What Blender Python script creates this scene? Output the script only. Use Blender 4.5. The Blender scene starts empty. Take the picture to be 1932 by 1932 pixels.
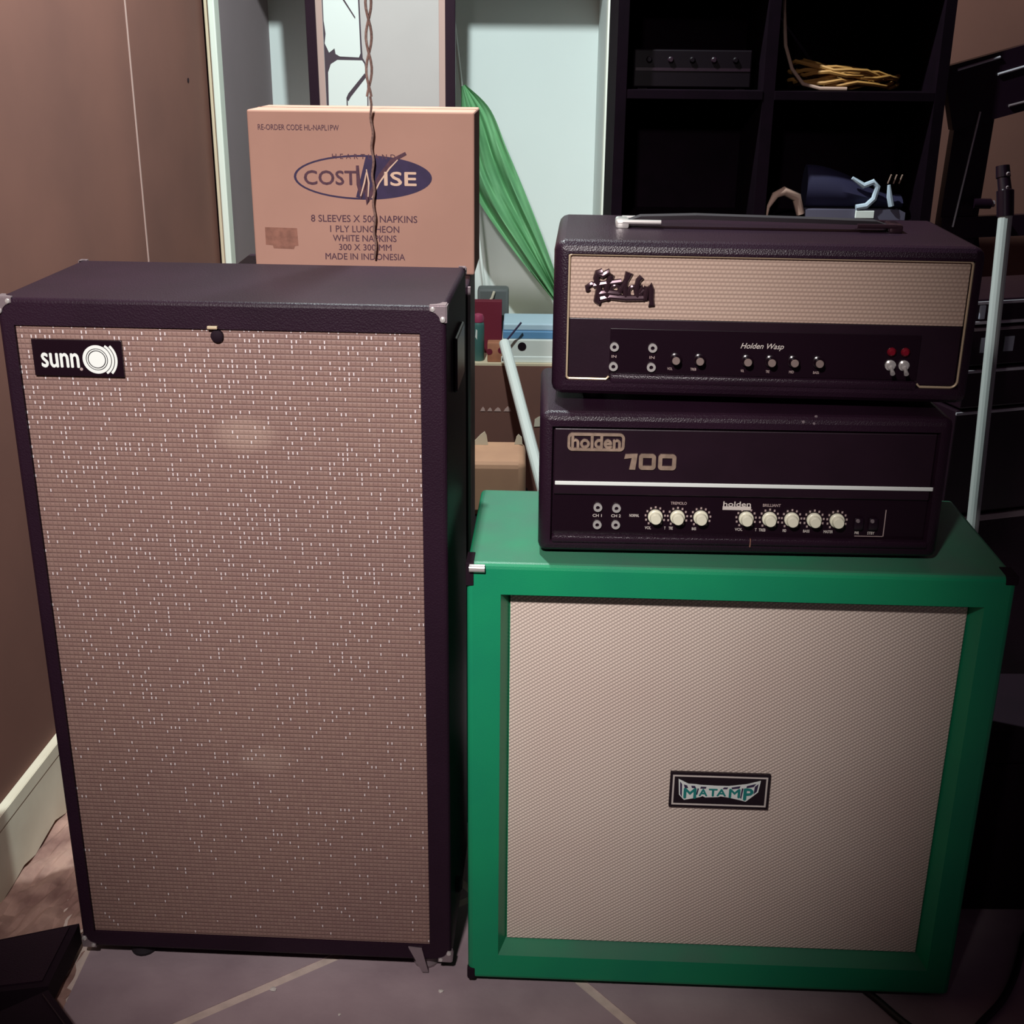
import bpy, bmesh, math, random
from mathutils import Vector, Matrix
random.seed(7)
PI = math.pi
scene = bpy.context.scene
col = scene.collection

# ------------------------------------------------------------------ camera, world, lights, exposure
F_PX, PITCH, ROLL, CAM_H = 2345.28, 0.3602, 0.0107, 1.4275
cam_d = bpy.data.cameras.new('camera')
cam_d.sensor_width = 36.0
cam_d.lens = F_PX / 1932 * 36.0
cam_d.clip_start = 0.05
cam = bpy.data.objects.new('camera', cam_d)
col.objects.link(cam)
fw = Vector((0, math.cos(PITCH), -math.sin(PITCH)))
rt = Vector((1, 0, 0)); up = rt.cross(fw)
rt2 = rt * math.cos(ROLL) + up * math.sin(ROLL); up2 = rt2.cross(fw)
cam.matrix_world = Matrix(((rt2.x, up2.x, -fw.x, 0), (rt2.y, up2.y, -fw.y, 0), (rt2.z, up2.z, -fw.z, CAM_H), (0, 0, 0, 1)))
scene.camera = cam

world = bpy.data.worlds.new('room_air'); scene.world = world
world.use_nodes = True
bg = world.node_tree.nodes['Background']
bg.inputs[0].default_value = (0.55, 0.30, 0.50, 1)
bg.inputs[1].default_value = 0.032

def lamp(name, kind, loc, power, rgb, radius):
    d = bpy.data.lights.new(name, kind); d.energy = power; d.color = rgb; d.shadow_soft_size = radius
    o = bpy.data.objects.new(name, d); o.location = loc; col.objects.link(o)
    return o
back_bulb = lamp('ceiling_bulb', 'POINT', (-0.20, 2.30, 2.40), 145, (0.88, 1.0, 0.99), 0.025)
front_spot = lamp('vignette_spot', 'SPOT', (-0.40, -0.15, 2.25), 300, (1.0, 0.93, 0.92), 0.07)
front_spot.data.spot_size = math.radians(51); front_spot.data.spot_blend = 1.0  # soft cone on the unseen front lamp, shaped to darken edges like a vignette
front_spot.rotation_euler = (Vector((-0.27, 1.72, 1.0)) - front_spot.location).to_track_quat('-Z', 'Y').to_euler()

vs = scene.view_settings
vs.view_transform = 'Standard'; vs.look = 'None'; vs.exposure = 0.0; vs.gamma = 1.0; vs.use_curve_mapping = False

# ------------------------------------------------------------------ materials
def lin(c):
    return tuple(((v / 255) / 12.92 if v / 255 <= 0.04045 else ((v / 255 + 0.055) / 1.055) ** 2.4) for v in c)

class NT:
    def __init__(s, name):
        s.m = bpy.data.materials.new(name); s.m.use_nodes = True
        s.t = s.m.node_tree; s.b = s.t.nodes['Principled BSDF']
    def n(s, kind, **kw):
        nd = s.t.nodes.new(kind)
        for k, v in kw.items():
            if k.startswith('i_'):
                nd.inputs[int(k[2:])].default_value = v
            else:
                setattr(nd, k, v)
        return nd
    def l(s, a, b): s.t.links.new(a, b)
    def math(s, op, a, b=None, c=None):
        nd = s.n('ShaderNodeMath', operation=op)
        for i, v in enumerate((a, b, c)):
            if v is None: continue
            if isinstance(v, (int, float)): nd.inputs[i].default_value = v
            else: s.l(v, nd.inputs[i])
        return nd.outputs[0]
    def mix(s, fac, a, b):
        nd = s.n('ShaderNodeMix', data_type='RGBA')
        for i, v in ((0, fac), (6, a), (7, b)):
            if isinstance(v, (int, float)): nd.inputs[i].default_value = v
            elif isinstance(v, tuple): nd.inputs[i].default_value = (*v, 1) if len(v) == 3 else v
            else: s.l(v, nd.inputs[i])
        return nd.outputs[2]

def mat(name, rgb, rough=0.6, metal=0.0, spec=0.5, var=0.0, vscale=8.0, bump=0.0, bscale=200.0, rgb2=None, linear=False, emit=None):
    N = NT(name); c = rgb if linear else lin(rgb)
    N.b.inputs['Roughness'].default_value = rough
    N.b.inputs['Metallic'].default_value = metal
    N.b.inputs['Specular IOR Level'].default_value = spec
    tc = N.n('ShaderNodeTexCoord')
    if var or rgb2:
        no = N.n('ShaderNodeTexNoise'); no.inputs['Scale'].default_value = vscale; no.inputs['Detail'].default_value = 6
        N.l(tc.outputs['Object'], no.inputs['Vector'])
        c2 = (rgb2 if linear else lin(rgb2)) if rgb2 else tuple(v * (1 - var) for v in c)
        rp = N.n('ShaderNodeMapRange'); rp.inputs[1].default_value = 0.35; rp.inputs[2].default_value = 0.65
        N.l(no.outputs['Fac'], rp.inputs[0])
        N.l(N.mix(rp.outputs[0], c, c2), N.b.inputs['Base Color'])
    else:
        N.b.inputs['Base Color'].default_value = (*c, 1)
    if bump:
        b1 = N.n('ShaderNodeTexNoise'); b1.inputs['Scale'].default_value = bscale; b1.inputs['Detail'].default_value = 4
        N.l(tc.outputs['Object'], b1.inputs['Vector'])
        bp = N.n('ShaderNodeBump'); bp.inputs['Strength'].default_value = bump; bp.inputs['Distance'].default_value = 0.002
        N.l(b1.outputs['Fac'], bp.inputs['Height']); N.l(bp.outputs[0], N.b.inputs['Normal'])
    return N.m

def vinyl(name, rgb, scale=420, rough=0.45, bump=0.35, rgb2=None, dust=None, spec=0.3):
    N = NT(name); N.b.inputs['Specular IOR Level'].default_value = spec; tc = N.n('ShaderNodeTexCoord')
    vo = N.n('ShaderNodeTexVoronoi'); vo.inputs['Scale'].default_value = scale
    N.l(tc.outputs['Object'], vo.inputs['Vector'])
    bp = N.n('ShaderNodeBump'); bp.inputs['Strength'].default_value = bump; bp.inputs['Distance'].default_value = 0.001
    N.l(vo.outputs['Distance'], bp.inputs['Height']); N.l(bp.outputs[0], N.b.inputs['Normal'])
    no = N.n('ShaderNodeTexNoise'); no.inputs['Scale'].default_value = 6; no.inputs['Detail'].default_value = 5
    N.l(tc.outputs['Object'], no.inputs['Vector'])
    c = lin(rgb); c2 = lin(rgb2) if rgb2 else tuple(v * 0.7 for v in c)
    rp = N.n('ShaderNodeMapRange'); rp.inputs[1].default_value = 0.35; rp.inputs[2].default_value = 0.7
    N.l(no.outputs['Fac'], rp.inputs[0])
    out = N.mix(rp.outputs[0], c, c2)
    if dust:                                       # grey dust lying on faces that look up
        ge = N.n('ShaderNodeNewGeometry'); sz = N.n('ShaderNodeSeparateXYZ'); N.l(ge.outputs['True Normal'], sz.inputs[0])
        dn = N.n('ShaderNodeTexNoise'); dn.inputs['Scale'].default_value = 9; dn.inputs['Detail'].default_value = 6
        N.l(tc.outputs['Object'], dn.inputs['Vector'])
        mr = N.n('ShaderNodeMapRange'); mr.inputs[1].default_value = 0.6; mr.inputs[2].default_value = 1.0
        N.l(sz.outputs[2], mr.inputs[0])
        out = N.mix(N.math('MULTIPLY', mr.outputs[0], N.math('ADD', 0.15, N.math('MULTIPLY', dn.outputs['Fac'], 0.75))), out, lin(dust))
    N.l(out, N.b.inputs['Base Color'])
    N.b.inputs['Roughness'].default_value = rough
    return N.m

def glitter_cloth(name):
    """tan speaker cloth woven in a small grid with silver threads, their glints painted as bright flecks"""
    N = NT(name); tc = N.n('ShaderNodeTexCoord')
    sp = N.n('ShaderNodeSeparateXYZ'); N.l(tc.outputs['Object'], sp.inputs[0])
    gx = N.math('MULTIPLY', sp.outputs[0], 1 / 0.0064); gz = N.math('MULTIPLY', sp.outputs[2], 1 / 0.0072)
    fx = N.math('FRACT', gx); fz = N.math('FRACT', gz)
    cx = N.math('FLOOR', gx); cz = N.math('FLOOR', gz)
    dx = N.math('ABSOLUTE', N.math('SUBTRACT', fx, 0.5)); dz = N.math('ABSOLUTE', N.math('SUBTRACT', fz, 0.5))
    gap = N.math('MAXIMUM', N.math('MULTIPLY', dx, 0.8), N.math('MULTIPLY', dz, 1.0))
    line = N.n('ShaderNodeMapRange'); line.inputs[1].default_value = 0.25; line.inputs[2].default_value = 0.5
    N.l(gap, line.inputs[0])
    cv = N.n('ShaderNodeCombineXYZ'); N.l(cx, cv.inputs[0]); N.l(cz, cv.inputs[2])
    wn = N.n('ShaderNodeTexWhiteNoise', noise_dimensions='3D'); N.l(cv.outputs[0], wn.inputs['Vector'])
    big = N.n('ShaderNodeTexNoise'); big.inputs['Scale'].default_value = 3.5; big.inputs['Detail'].default_value = 3
    N.l(tc.outputs['Object'], big.inputs['Vector'])
    fine = N.n('ShaderNodeTexNoise'); fine.inputs['Scale'].default_value = 260; fine.inputs['Detail'].default_value = 2
    N.l(tc.outputs['Object'], fine.inputs['Vector'])
    base = N.mix(big.outputs['Fac'], lin((160, 131, 116)), lin((140, 114, 107)))
    base = N.mix(N.math('MULTIPLY', fine.outputs['Fac'], 0.55), base, lin((108, 76, 72)))
    base = N.mix(N.math('MULTIPLY', wn.outputs['Value'], 0.35), base, lin((120, 88, 84)))
    base = N.mix(N.math('MULTIPLY', line.outputs[0], 0.45), base, lin((74, 46, 48)))
    for gxx, gzz, amt in ((0.327, 0.915, 0.17), (0.325, 0.392, 0.10)):   # pale dust caps showing through the open weave
        ex_ = N.math('MULTIPLY', N.math('SUBTRACT', sp.outputs[0], gxx), 1 / 0.046); ez_ = N.math('MULTIPLY', N.math('SUBTRACT', sp.outputs[2], gzz), 1 / 0.028)
        d2 = N.math('ADD', N.math('MULTIPLY', ex_, ex_), N.math('MULTIPLY', ez_, ez_))
        sm = N.n('ShaderNodeMapRange', interpolation_type='SMOOTHSTEP'); sm.inputs[1].default_value = 0.0; sm.inputs[2].default_value = 1.3
        sm.inputs[3].default_value = amt; sm.inputs[4].default_value = 0.0; N.l(d2, sm.inputs[0])
        base = N.mix(sm.outputs[0], base, lin((214, 190, 170)))
    inside = N.math('MULTIPLY', N.math('LESS_THAN', dx, 0.11), N.math('LESS_THAN', dz, 0.30))
    thr = N.math('SUBTRACT', 0.985, N.math('MULTIPLY', N.math('MULTIPLY', sp.outputs[2], big.outputs['Fac']), 0.42))
    glint = N.math('MULTIPLY', inside, N.math('GREATER_THAN', wn.outputs['Value'], thr))  # glints of the silver threads put into the colour, denser higher up
    N.l(N.mix(N.math('MULTIPLY', glint, 0.85), base, (0.80, 0.76, 0.76)), N.b.inputs['Base Color'])
    N.b.inputs['Roughness'].default_value = 0.6
    bp = N.n('ShaderNodeBump'); bp.inputs['Strength'].default_value = 0.5; bp.inputs['Distance'].default_value = 0.0015; bp.invert = True
    N.l(line.outputs[0], bp.inputs['Height']); N.l(bp.outputs[0], N.b.inputs['Normal'])
    return N.m

def twill_cloth(name, a, b, ang, pitch, pitch2, amt=0.75):
    """basket-weave cloth: ribs crossed by short floats, running at an angle"""
    N = NT(name); tc = N.n('ShaderNodeTexCoord')
    sp = N.n('ShaderNodeSeparateXYZ'); N.l(tc.outputs['Object'], sp.inputs[0])
    ca, sa = math.cos(ang), math.sin(ang)
    u = N.math('ADD', N.math('MULTIPLY', sp.outputs[0], ca), N.math('MULTIPLY', sp.outputs[2], sa))
    v = N.math('SUBTRACT', N.math('MULTIPLY', sp.outputs[2], ca), N.math('MULTIPLY', sp.outputs[0], sa))
    row = N.math('MULTIPLY', v, 1 / pitch)
    fr = N.math('FRACT', row)
    uu = N.math('ADD', N.math('MULTIPLY', u, 1 / pitch2), N.math('MULTIPLY', N.math('FLOOR', row), 0.37))
    fu = N.math('FRACT', uu)
    h = N.math('MULTIPLY', N.math('SINE', N.math('MULTIPLY', fr, PI)), N.math('ADD', 0.35, N.math('MULTIPLY', N.math('SINE', N.math('MULTIPLY', fu, PI)), 0.65)))
    no = N.n('ShaderNodeTexNoise'); no.inputs['Scale'].default_value = 5; no.inputs['Detail'].default_value = 4
    N.l(tc.outputs['Object'], no.inputs['Vector'])
    ca_, cb_ = lin(a), lin(b)
    warm = N.mix(no.outputs['Fac'], ca_, tuple(x * y for x, y in zip(ca_, (0.88, 0.80, 0.80))))
    N.l(N.mix(N.math('MULTIPLY', N.math('SUBTRACT', 1.0, h), amt), warm, cb_), N.b.inputs['Base Color'])
    N.b.inputs['Roughness'].default_value = 0.85
    bp = N.n('ShaderNodeBump'); bp.inputs['Strength'].default_value = 0.6; bp.inputs['Distance'].default_value = 0.0012
    N.l(h, bp.inputs['Height']); N.l(bp.outputs[0], N.b.inputs['Normal'])
    return N.m

M = {}
M['black_vinyl'] = vinyl('black vinyl', (38, 19, 34), rough=0.5, spec=0.22)
M['head_vinyl'] = vinyl('black head vinyl', (38, 19, 34), scale=500, rough=0.36, spec=0.35)
M['black_panel'] = mat('black panel', (34, 17, 29), rough=0.35, var=0.2, vscale=14, bump=0.05)
M['black_matte'] = mat('black matte', (30, 14, 26), rough=0.8, spec=0.2, var=0.2)
M['black_gloss'] = mat('black gloss', (24, 10, 20), rough=0.25)
M['black_wood'] = mat('black shelf', (13, 3, 12), rough=0.8, spec=0.06, var=0.3, vscale=20)
M['glitter'] = glitter_cloth('glitter grille cloth')
M['wheat'] = twill_cloth('wheat grille cloth', (240, 226, 210), (132, 112, 106), math.radians(33), 0.0050, 0.0046, 0.62)
M['ribbed'] = twill_cloth('ribbed grille cloth', (196, 174, 156), (134, 108, 98), 0.0, 0.0056, 0.0060, 0.62)
M['green_vinyl'] = vinyl('green vinyl', (24, 146, 98), scale=600, rough=0.4, bump=0.12, rgb2=(22, 134, 96), dust=(84, 96, 92))
M['chrome'] = mat('chrome', (222, 218, 214), rough=0.22, metal=0.55)
M['dark_chrome'] = mat('dark chrome', (64, 44, 52), rough=0.2, metal=0.5)
M['steel'] = mat('dull steel', (150, 136, 140), rough=0.35, metal=0.5, bump=0.1)
M['white_print'] = mat('white print', (226, 232, 226), rough=0.55)
M['cream_knob'] = mat('cream knob', (226, 224, 200), rough=0.3)
M['pale_gold'] = mat('pale gold', (196, 168, 148), rough=0.32, metal=0.35)
M['gold_pipe'] = mat('gold piping', (214, 192, 160), rough=0.3, metal=0.4)
M['badge_metal'] = mat('worn badge metal', (190, 165, 145), rough=0.4, metal=0.5, var=0.3, vscale=90)
M['teal'] = mat('teal enamel', (30, 128, 122), rough=0.35)
M['silver_line'] = mat('silver line', (205, 196, 188), rough=0.4)
M['knob_grey'] = mat('grey knob cap', (186, 166, 158), rough=0.25, metal=0.6)
M['dim_print'] = mat('dim print', (170, 150, 146), rough=0.6)
M['red_lens'] = mat('red lens', (120, 18, 34), rough=0.2)
M['cardboard'] = mat('cardboard', (178, 138, 122), rough=0.85, spec=0.2, var=0.10, vscale=5, bump=0.04, bscale=120)
M['carton_ink'] = mat('carton ink', (88, 56, 70), rough=0.8, var=0.3, vscale=160)
M['carton_navy'] = mat('carton navy', (52, 38, 74), rough=0.75, var=0.2, vscale=60)
M['carton_light'] = mat('carton light ink', (214, 182, 158), rough=0.8)
M['carton_smudge'] = mat('carton smudge', (150, 104, 88), rough=0.85, var=0.3, vscale=90)
M['twine'] = mat('twine', (140, 110, 100), rough=0.9, var=0.4, vscale=300)
M['wall_brown'] = mat('brown wall panel', (122, 84, 74), rough=0.75, spec=0.25, rgb2=(110, 76, 68), vscale=2.5, bump=0.05, bscale=60)
M['wall_white'] = mat('white wall paint', (214, 222, 220), rough=0.7, var=0.03, vscale=3)
M['cream_paint'] = mat('cream paint', (208, 192, 164), rough=0.6)
M['trim_white'] = mat('white trim paint', (226, 232, 220), rough=0.5)
M['base_white'] = mat('chipped white board', (236, 228, 206), rough=0.6, rgb2=(222, 212, 190), vscale=9)
M['concrete'] = mat('grey concrete', (182, 162, 166), rough=0.85, rgb2=(150, 130, 136), vscale=4, bump=0.25, bscale=90)
M['mortar'] = mat('pale joint mortar', (222, 202, 190), rough=0.9, var=0.2, vscale=30, bump=0.2)
M['rubble'] = mat('rough earth', (186, 150, 136), rough=0.95, rgb2=(136, 102, 94), vscale=14, bump=0.8, bscale=45)
M['frame_black'] = mat('black picture frame', (34, 14, 30), rough=0.4)
M['mat_pink'] = mat('pink beige mount', (186, 156, 148), rough=0.8)
M['print_grey'] = mat('pale grey print', (190, 184, 182), rough=0.6, var=0.06, vscale=4)
M['print_white'] = mat('white paper', (222, 228, 224), rough=0.6)
M['print_line'] = mat('print line', (70, 56, 66), rough=0.7)
M['flag_green'] = mat('green cloth', (92, 150, 104), rough=0.7, rgb2=(112, 172, 120), vscale=6)
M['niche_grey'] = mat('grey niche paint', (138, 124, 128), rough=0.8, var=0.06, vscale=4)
M['rack_black'] = mat('black rack finish', (9, 2, 8), rough=0.5, spec=0.15)
M['pole_grey'] = mat('pale grey pole', (176, 182, 180), rough=0.4)
M['pole_white'] = mat('white pole', (222, 228, 224), rough=0.35)
M['plastic_black'] = mat('black plastic', (24, 10, 22), rough=0.3)
M['bottle_teal'] = mat('teal plastic', (62, 104, 100), rough=0.4)
M['cap_pink'] = mat('pink cap', (150, 52, 84), rough=0.5)
M['red_card'] = mat('dark red', (104, 10, 38), rough=0.7)
M['orange_clay'] = mat('orange clay', (172, 112, 84), rough=0.7, var=0.2, vscale=40)
M['grey_green'] = mat('grey green plastic', (92, 96, 96), rough=0.6)
M['blue'] = mat('blue plastic', (96, 142, 182), rough=0.5)
M['blue_pale'] = mat('pale blue card', (176, 200, 214), rough=0.6)
M['box_white'] = mat('white box', (214, 218, 212), rough=0.5)
M['tan_board'] = mat('tan cardboard', (206, 158, 126), rough=0.8, rgb2=(184, 138, 112), vscale=5)
M['paper'] = mat('cream paper', (206, 196, 176), rough=0.8)
M['yellow_cord'] = mat('yellow cord', (164, 118, 60), rough=0.6)
M['shoe_blue'] = mat('navy cloth', (17, 11, 48), rough=0.8)
M['shoe_sole'] = mat('grey sole', (84, 80, 98), rough=0.7)
M['shoe_white'] = mat('pale shoe trim', (176, 190, 204), rough=0.6)
M['beige'] = mat('beige cloth', (170, 140, 126), rough=0.8)
M['alu'] = mat('aluminium edge', (196, 192, 200), rough=0.35, metal=0.3)
M['label_grey'] = mat('pale label', (150, 152, 166), rough=0.6)
M['cable'] = mat('black rubber cable', (20, 8, 18), rough=0.5)
M['chip'] = mat('white paint chip', (214, 208, 200), rough=0.8)
M['rubber'] = mat('black rubber', (22, 10, 20), rough=0.8)

# ------------------------------------------------------------------ geometry helpers
def merge(bm, src):
    me = bpy.data.meshes.new('tmp'); src.to_mesh(me); src.free(); bm.from_mesh(me); bpy.data.meshes.remove(me)

def box(bm, x0, x1, y0, y1, z0, z1, bev=0.0, seg=2):
    t = bmesh.new(); bmesh.ops.create_cube(t, size=1.0)
    for v in t.verts:
        v.co = Vector(((x0 + x1) / 2 + v.co.x * (x1 - x0), (y0 + y1) / 2 + v.co.y * (y1 - y0), (z0 + z1) / 2 + v.co.z * (z1 - z0)))
    if bev:
        bmesh.ops.bevel(t, geom=list(t.edges), offset=bev, segments=seg, profile=0.5, affect='EDGES')
    merge(bm, t)

def tube(bm, pts, r, n=10, caps=True, closed=False):
    pts = [Vector(p) for p in pts]; rings = []
    m = len(pts); ref = None
    for i, p in enumerate(pts):
        a = pts[(i - 1) % m] if (i or closed) else p
        b = pts[(i + 1) % m] if (i < m - 1 or closed) else p
        d = (b - a).normalized()
        if ref is None:
            ref = Vector((0, 0, 1)) if abs(d.z) < 0.9 else Vector((1, 0, 0))
        s = d.cross(ref).normalized(); ref = s.cross(d).normalized()
        rr = r[i] if isinstance(r, (list, tuple)) else r
        rings.append([bm.verts.new(p + (s * math.cos(2 * PI * k / n) + ref * math.sin(2 * PI * k / n)) * rr) for k in range(n)])
    for i in range(m if closed else m - 1):
        A, B = rings[i], rings[(i + 1) % m]
        for k in range(n):
            bm.faces.new((A[k], A[(k + 1) % n], B[(k + 1) % n], B[k]))
    if caps and not closed:
        bm.faces.new(rings[0][::-1]); bm.faces.new(rings[-1])

def lathe(bm, prof, c, axis='y', n=20):
    """profile (radius, height) spun about an axis through c; heights run along the axis"""
    rings = []
    for r, h in prof:
        ring = []
        for k in range(n):
            a = 2 * PI * k / n; ca, sa = math.cos(a) * r, math.sin(a) * r
            o = {'y': (ca, h, sa), '-y': (ca, -h, sa), 'z': (ca, sa, h), 'x': (h, ca, sa)}[axis]
            ring.append(bm.verts.new(Vector(c) + Vector(o)))
        rings.append(ring)
    for A, B in zip(rings, rings[1:]):
        for k in range(n):
            bm.faces.new((A[k], A[(k + 1) % n], B[(k + 1) % n], B[k]))
    bm.faces.new(rings[0][::-1]); bm.faces.new(rings[-1])

def plate(bm, poly, y0, y1):
    """polygon in x,z extruded along y"""
    a = [bm.verts.new((x, y0, z)) for x, z in poly]; b = [bm.verts.new((x, y1, z)) for x, z in poly]
    n = len(poly)
    bm.faces.new(a); bm.faces.new(b[::-1])
    for k in range(n):
        bm.faces.new((a[k], b[k], b[(k + 1) % n], a[(k + 1) % n]))

def ring_plate(bm, cx, cz, r0, r1, y0, y1, a0=0.0, a1=2 * PI, n=40):
    full = abs(a1 - a0) > 6.2
    m = n if full else n + 1
    A = []
    for k in range(m):
        a = a0 + (a1 - a0) * k / n
        A.append([bm.verts.new((cx + math.cos(a) * r, y, cz + math.sin(a) * r)) for r in (r0, r1) for y in (y0, y1)])
    for k in range(n):
        P, Q = A[k], A[(k + 1) % m]
        for i, j in ((0, 2), (2, 3), (3, 1), (1, 0)):
            bm.faces.new((P[i], P[j], Q[j], Q[i]))
    if not full:
        for P in (A[0], A[-1]):
            bm.faces.new((P[0], P[2], P[3], P[1]))

def text(bm, s, x0, x1, z0, z1, y, ext=0.0004, bold=0.0, shear=0.0, space=1.0):
    """lettering standing in the x,z plane, fitted to a rectangle, its face at y - ext"""
    cu = bpy.data.curves.new('txt', 'FONT'); cu.body = s; cu.shear = shear
    cu.space_character = space; cu.resolution_u = 3; cu.extrude = 0.5 if ext >= 0.001 else 0.0
    o = bpy.data.objects.new('txt', cu); col.objects.link(o)
    dg = bpy.context.evaluated_depsgraph_get()
    me = bpy.data.meshes.new_from_object(o.evaluated_get(dg))
    bpy.data.objects.remove(o); bpy.data.curves.remove(cu)
    xs = [v.co.x for v in me.vertices]; ys = [v.co.y for v in me.vertices]
    ax, bx, ay, by = min(xs), max(xs), min(ys), max(ys)
    for v in me.vertices:
        v.co = ((v.co.x - ax) / (bx - ax) * (x1 - x0) + x0, y - ext if (v.co.z > 0 or ext < 0.001) else y, (v.co.y - ay) / (by - ay) * (z1 - z0) + z0)
    shifts = [(0, 0)] if not bold else [(-bold, 0), (bold, 0), (0, bold), (0, -bold)]
    done = (0.0, 0.0)
    for dx, dz in shifts:
        sx_, sz_ = dx * (z1 - z0), dz * (z1 - z0)
        for v in me.vertices: v.co.x += sx_ - done[0]; v.co.z += sz_ - done[1]
        done = (sx_, sz_)
        bm.from_mesh(me)
        for v in me.vertices: v.co.y -= 0.00006          # keep the thickening copies out of one plane
    bpy.data.meshes.remove(me)

def obj(name, bm, m, parent=None, smooth=False, loc=None, angle=40):
    bmesh.ops.recalc_face_normals(bm, faces=list(bm.faces))
    me = bpy.data.meshes.new(name); bm.to_mesh(me); bm.free()
    me.materials.append(M[m] if isinstance(m, str) else m)
    if smooth:
        me.polygons.foreach_set('use_smooth', [True] * len(me.polygons))
        me.set_sharp_from_angle(angle=math.radians(angle))
        for p_ in me.polygons:
            if p_.area > 0.003: p_.use_smooth = False
    o = bpy.data.objects.new(name, me); col.objects.link(o)
    if parent: o.parent = parent
    if loc: o.location = loc
    return o

def part(name, m, parent, fn, smooth=False):
    bm = bmesh.new(); fn(bm)
    return obj(name, bm, m, parent, smooth)

def thing(name, label, cat, loc=(0, 0, 0), rz=0.0, group=None):
    o = bpy.data.objects.new(name, None); o.empty_display_size = 0.05; col.objects.link(o)
    o.location = loc; o.rotation_euler = (0, 0, rz); o['label'] = label; o['category'] = cat
    if group: o['group'] = group
    return o

def tag(o, label, cat, group=None):
    o['label'] = label; o['category'] = cat
    if group: o['group'] = group
    return o

def struct(name, bm, m, parent=None, smooth=False):
    o = obj(name, bm, m, parent, smooth)
    if not parent: o['kind'] = 'structure'
    return o

def copy_of(o, parent, loc):
    c = o.copy(); col.objects.link(c); c.parent = parent; c.location = loc
    return c

# ------------------------------------------------------------------ the setting
def wall_x(y): return -0.90 + 0.0625 * (y - 1.8)

bm = bmesh.new()                                   # left wall, slightly out of square
v = [(wall_x(0.0), 0.0), (wall_x(3.40), 3.40), (wall_x(3.40) - 0.12, 3.40), (wall_x(0.0) - 0.12, 0.0)]
a = [bm.verts.new((x, y, 0.0)) for x, y in v]; b = [bm.verts.new((x, y, 2.5)) for x, y in v]
bm.faces.new(a); bm.faces.new(b)
for k in range(4): bm.faces.new((a[k], a[(k + 1) % 4], b[(k + 1) % 4], b[k]))
wall_left = struct('wall_left', bm, 'wall_brown')
part('joint_strip', 'mat_pink', wall_left, lambda bm: box(bm, wall_x(2.85) - 0.004, wall_x(2.85) + 0.0012, 2.846, 2.853, 0.17, 2.5))
part('nail_hole', 'black_matte', wall_left, lambda bm: lathe(bm, [(0.006, -0.002), (0.006, 0.0012)], (wall_x(3.24), 3.24, 1.335), 'x', 12))

bm = bmesh.new()                                   # white baseboard, lower edge broken
N_ = 60; top = []; bot = []
for k in range(N_ + 1):
    y = 0.6 + 2.75 * k / N_
    jag = 0.010 * math.sin(k * 2.3) + random.uniform(-0.008, 0.008)
    top.append((wall_x(y), y, 0.165)); bot.append((wall_x(y), y, 0.018 + jag))
ra = []
for off in (0.0005, 0.016):
    ra.append(([bm.verts.new((x + off, y, z)) for x, y, z in bot], [bm.verts.new((x + off, y, z)) for x, y, z in top]))
for k in range(N_):
    for (B, T) in ra: bm.faces.new((B[k], B[k + 1], T[k + 1], T[k]))
    bm.faces.new((ra[0][1][k], ra[0][1][k + 1], ra[1][1][k + 1], ra[1][1][k]))
    bm.faces.new((ra[0][0][k], ra[0][0][k + 1], ra[1][0][k + 1], ra[1][0][k]))
base = struct('baseboard_left', bm, 'base_white')
def cap_rail(bm):
    pts = [(wall_x(0.6), 0.6), (wall_x(3.35), 3.35)]
    t = []
    for x, y in pts:
        t.append([bm.verts.new((x + o, y, z)) for o, z in ((0.0005, 0.140), (0.0172, 0.140), (0.0172, 0.164), (0.0005, 0.166))])
    for k in range(4): bm.faces.new((t[0][k], t[0][(k + 1) % 4], t[1][(k + 1) % 4], t[1][k]))
    bm.faces.new(t[0]); bm.faces.new(t[1])
part('cap_rail', 'base_white', base, cap_rail)

# floor: a mortar bed under slabs cut by two pale joints, a rough strip along the wall
bm = bmesh.new(); box(bm, -1.15, 2.3, 0.0, 4.3, -0.08, -0.0015)
floor = struct('floor', bm, 'mortar')
def joint(p, q):
    p = Vector((p[0], p[1], 0)); q = Vector((q[0], q[1], 0)); d = (q - p).normalized()
    return p, Vector((-d.y, d.x, 0))
J1 = joint((-0.506, 1.522), (-0.313, 1.658)); J2 = joint((0.132, 1.609), (0.194, 1.532))
def slab(s1, s2):
    t = bmesh.new(); vs_ = [t.verts.new(c) for c in ((-0.698, 0.0, 0), (2.3, 0.0, 0), (2.3, 4.3, 0), (-0.698, 4.3, 0))]; t.faces.new(vs_)
    for (p, n), s in ((J1, s1), (J2, s2)):
        bmesh.ops.bisect_plane(t, geom=list(t.verts) + list(t.edges) + list(t.faces), plane_co=p + n * s * 0.0085, plane_no=n * s, clear_inner=True)
    ex = bmesh.ops.extrude_face_region(t, geom=list(t.faces))
    for e in ex['geom']:
        if isinstance(e, bmesh.types.BMVert): e.co.z = -0.03
    return obj('slab', t, 'concrete', floor)
for s1 in (1, -1):
    for s2 in (1, -1): slab(s1, s2)
bm = bmesh.new()
gx, gy = 22, 110; grid = []
for j in range(gy + 1):
    rowv = []
    for i in range(gx + 1):
        u = i / gx; y = 0.4 + 3.0 * j / gy
        x = (wall_x(y) - 0.01) * (1 - u) + (-0.694 + 0.006 * math.sin(j * 1.7) + random.uniform(-0.004, 0.004) * (i == gx)) * u
        z = 0.014 * (1 - u) + 0.012 * math.sin(i * 0.9 + j * 0.35) * u * (1 - u) + random.uniform(-0.004, 0.006) - 0.004 * u
        rowv.append(bm.verts.new((x, y, max(z, -0.004))))
    grid.append(rowv)
for j in range(gy):
    for i in range(gx): bm.faces.new((grid[j][i], grid[j][i + 1], grid[j + 1][i + 1], grid[j + 1][i]))
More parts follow.
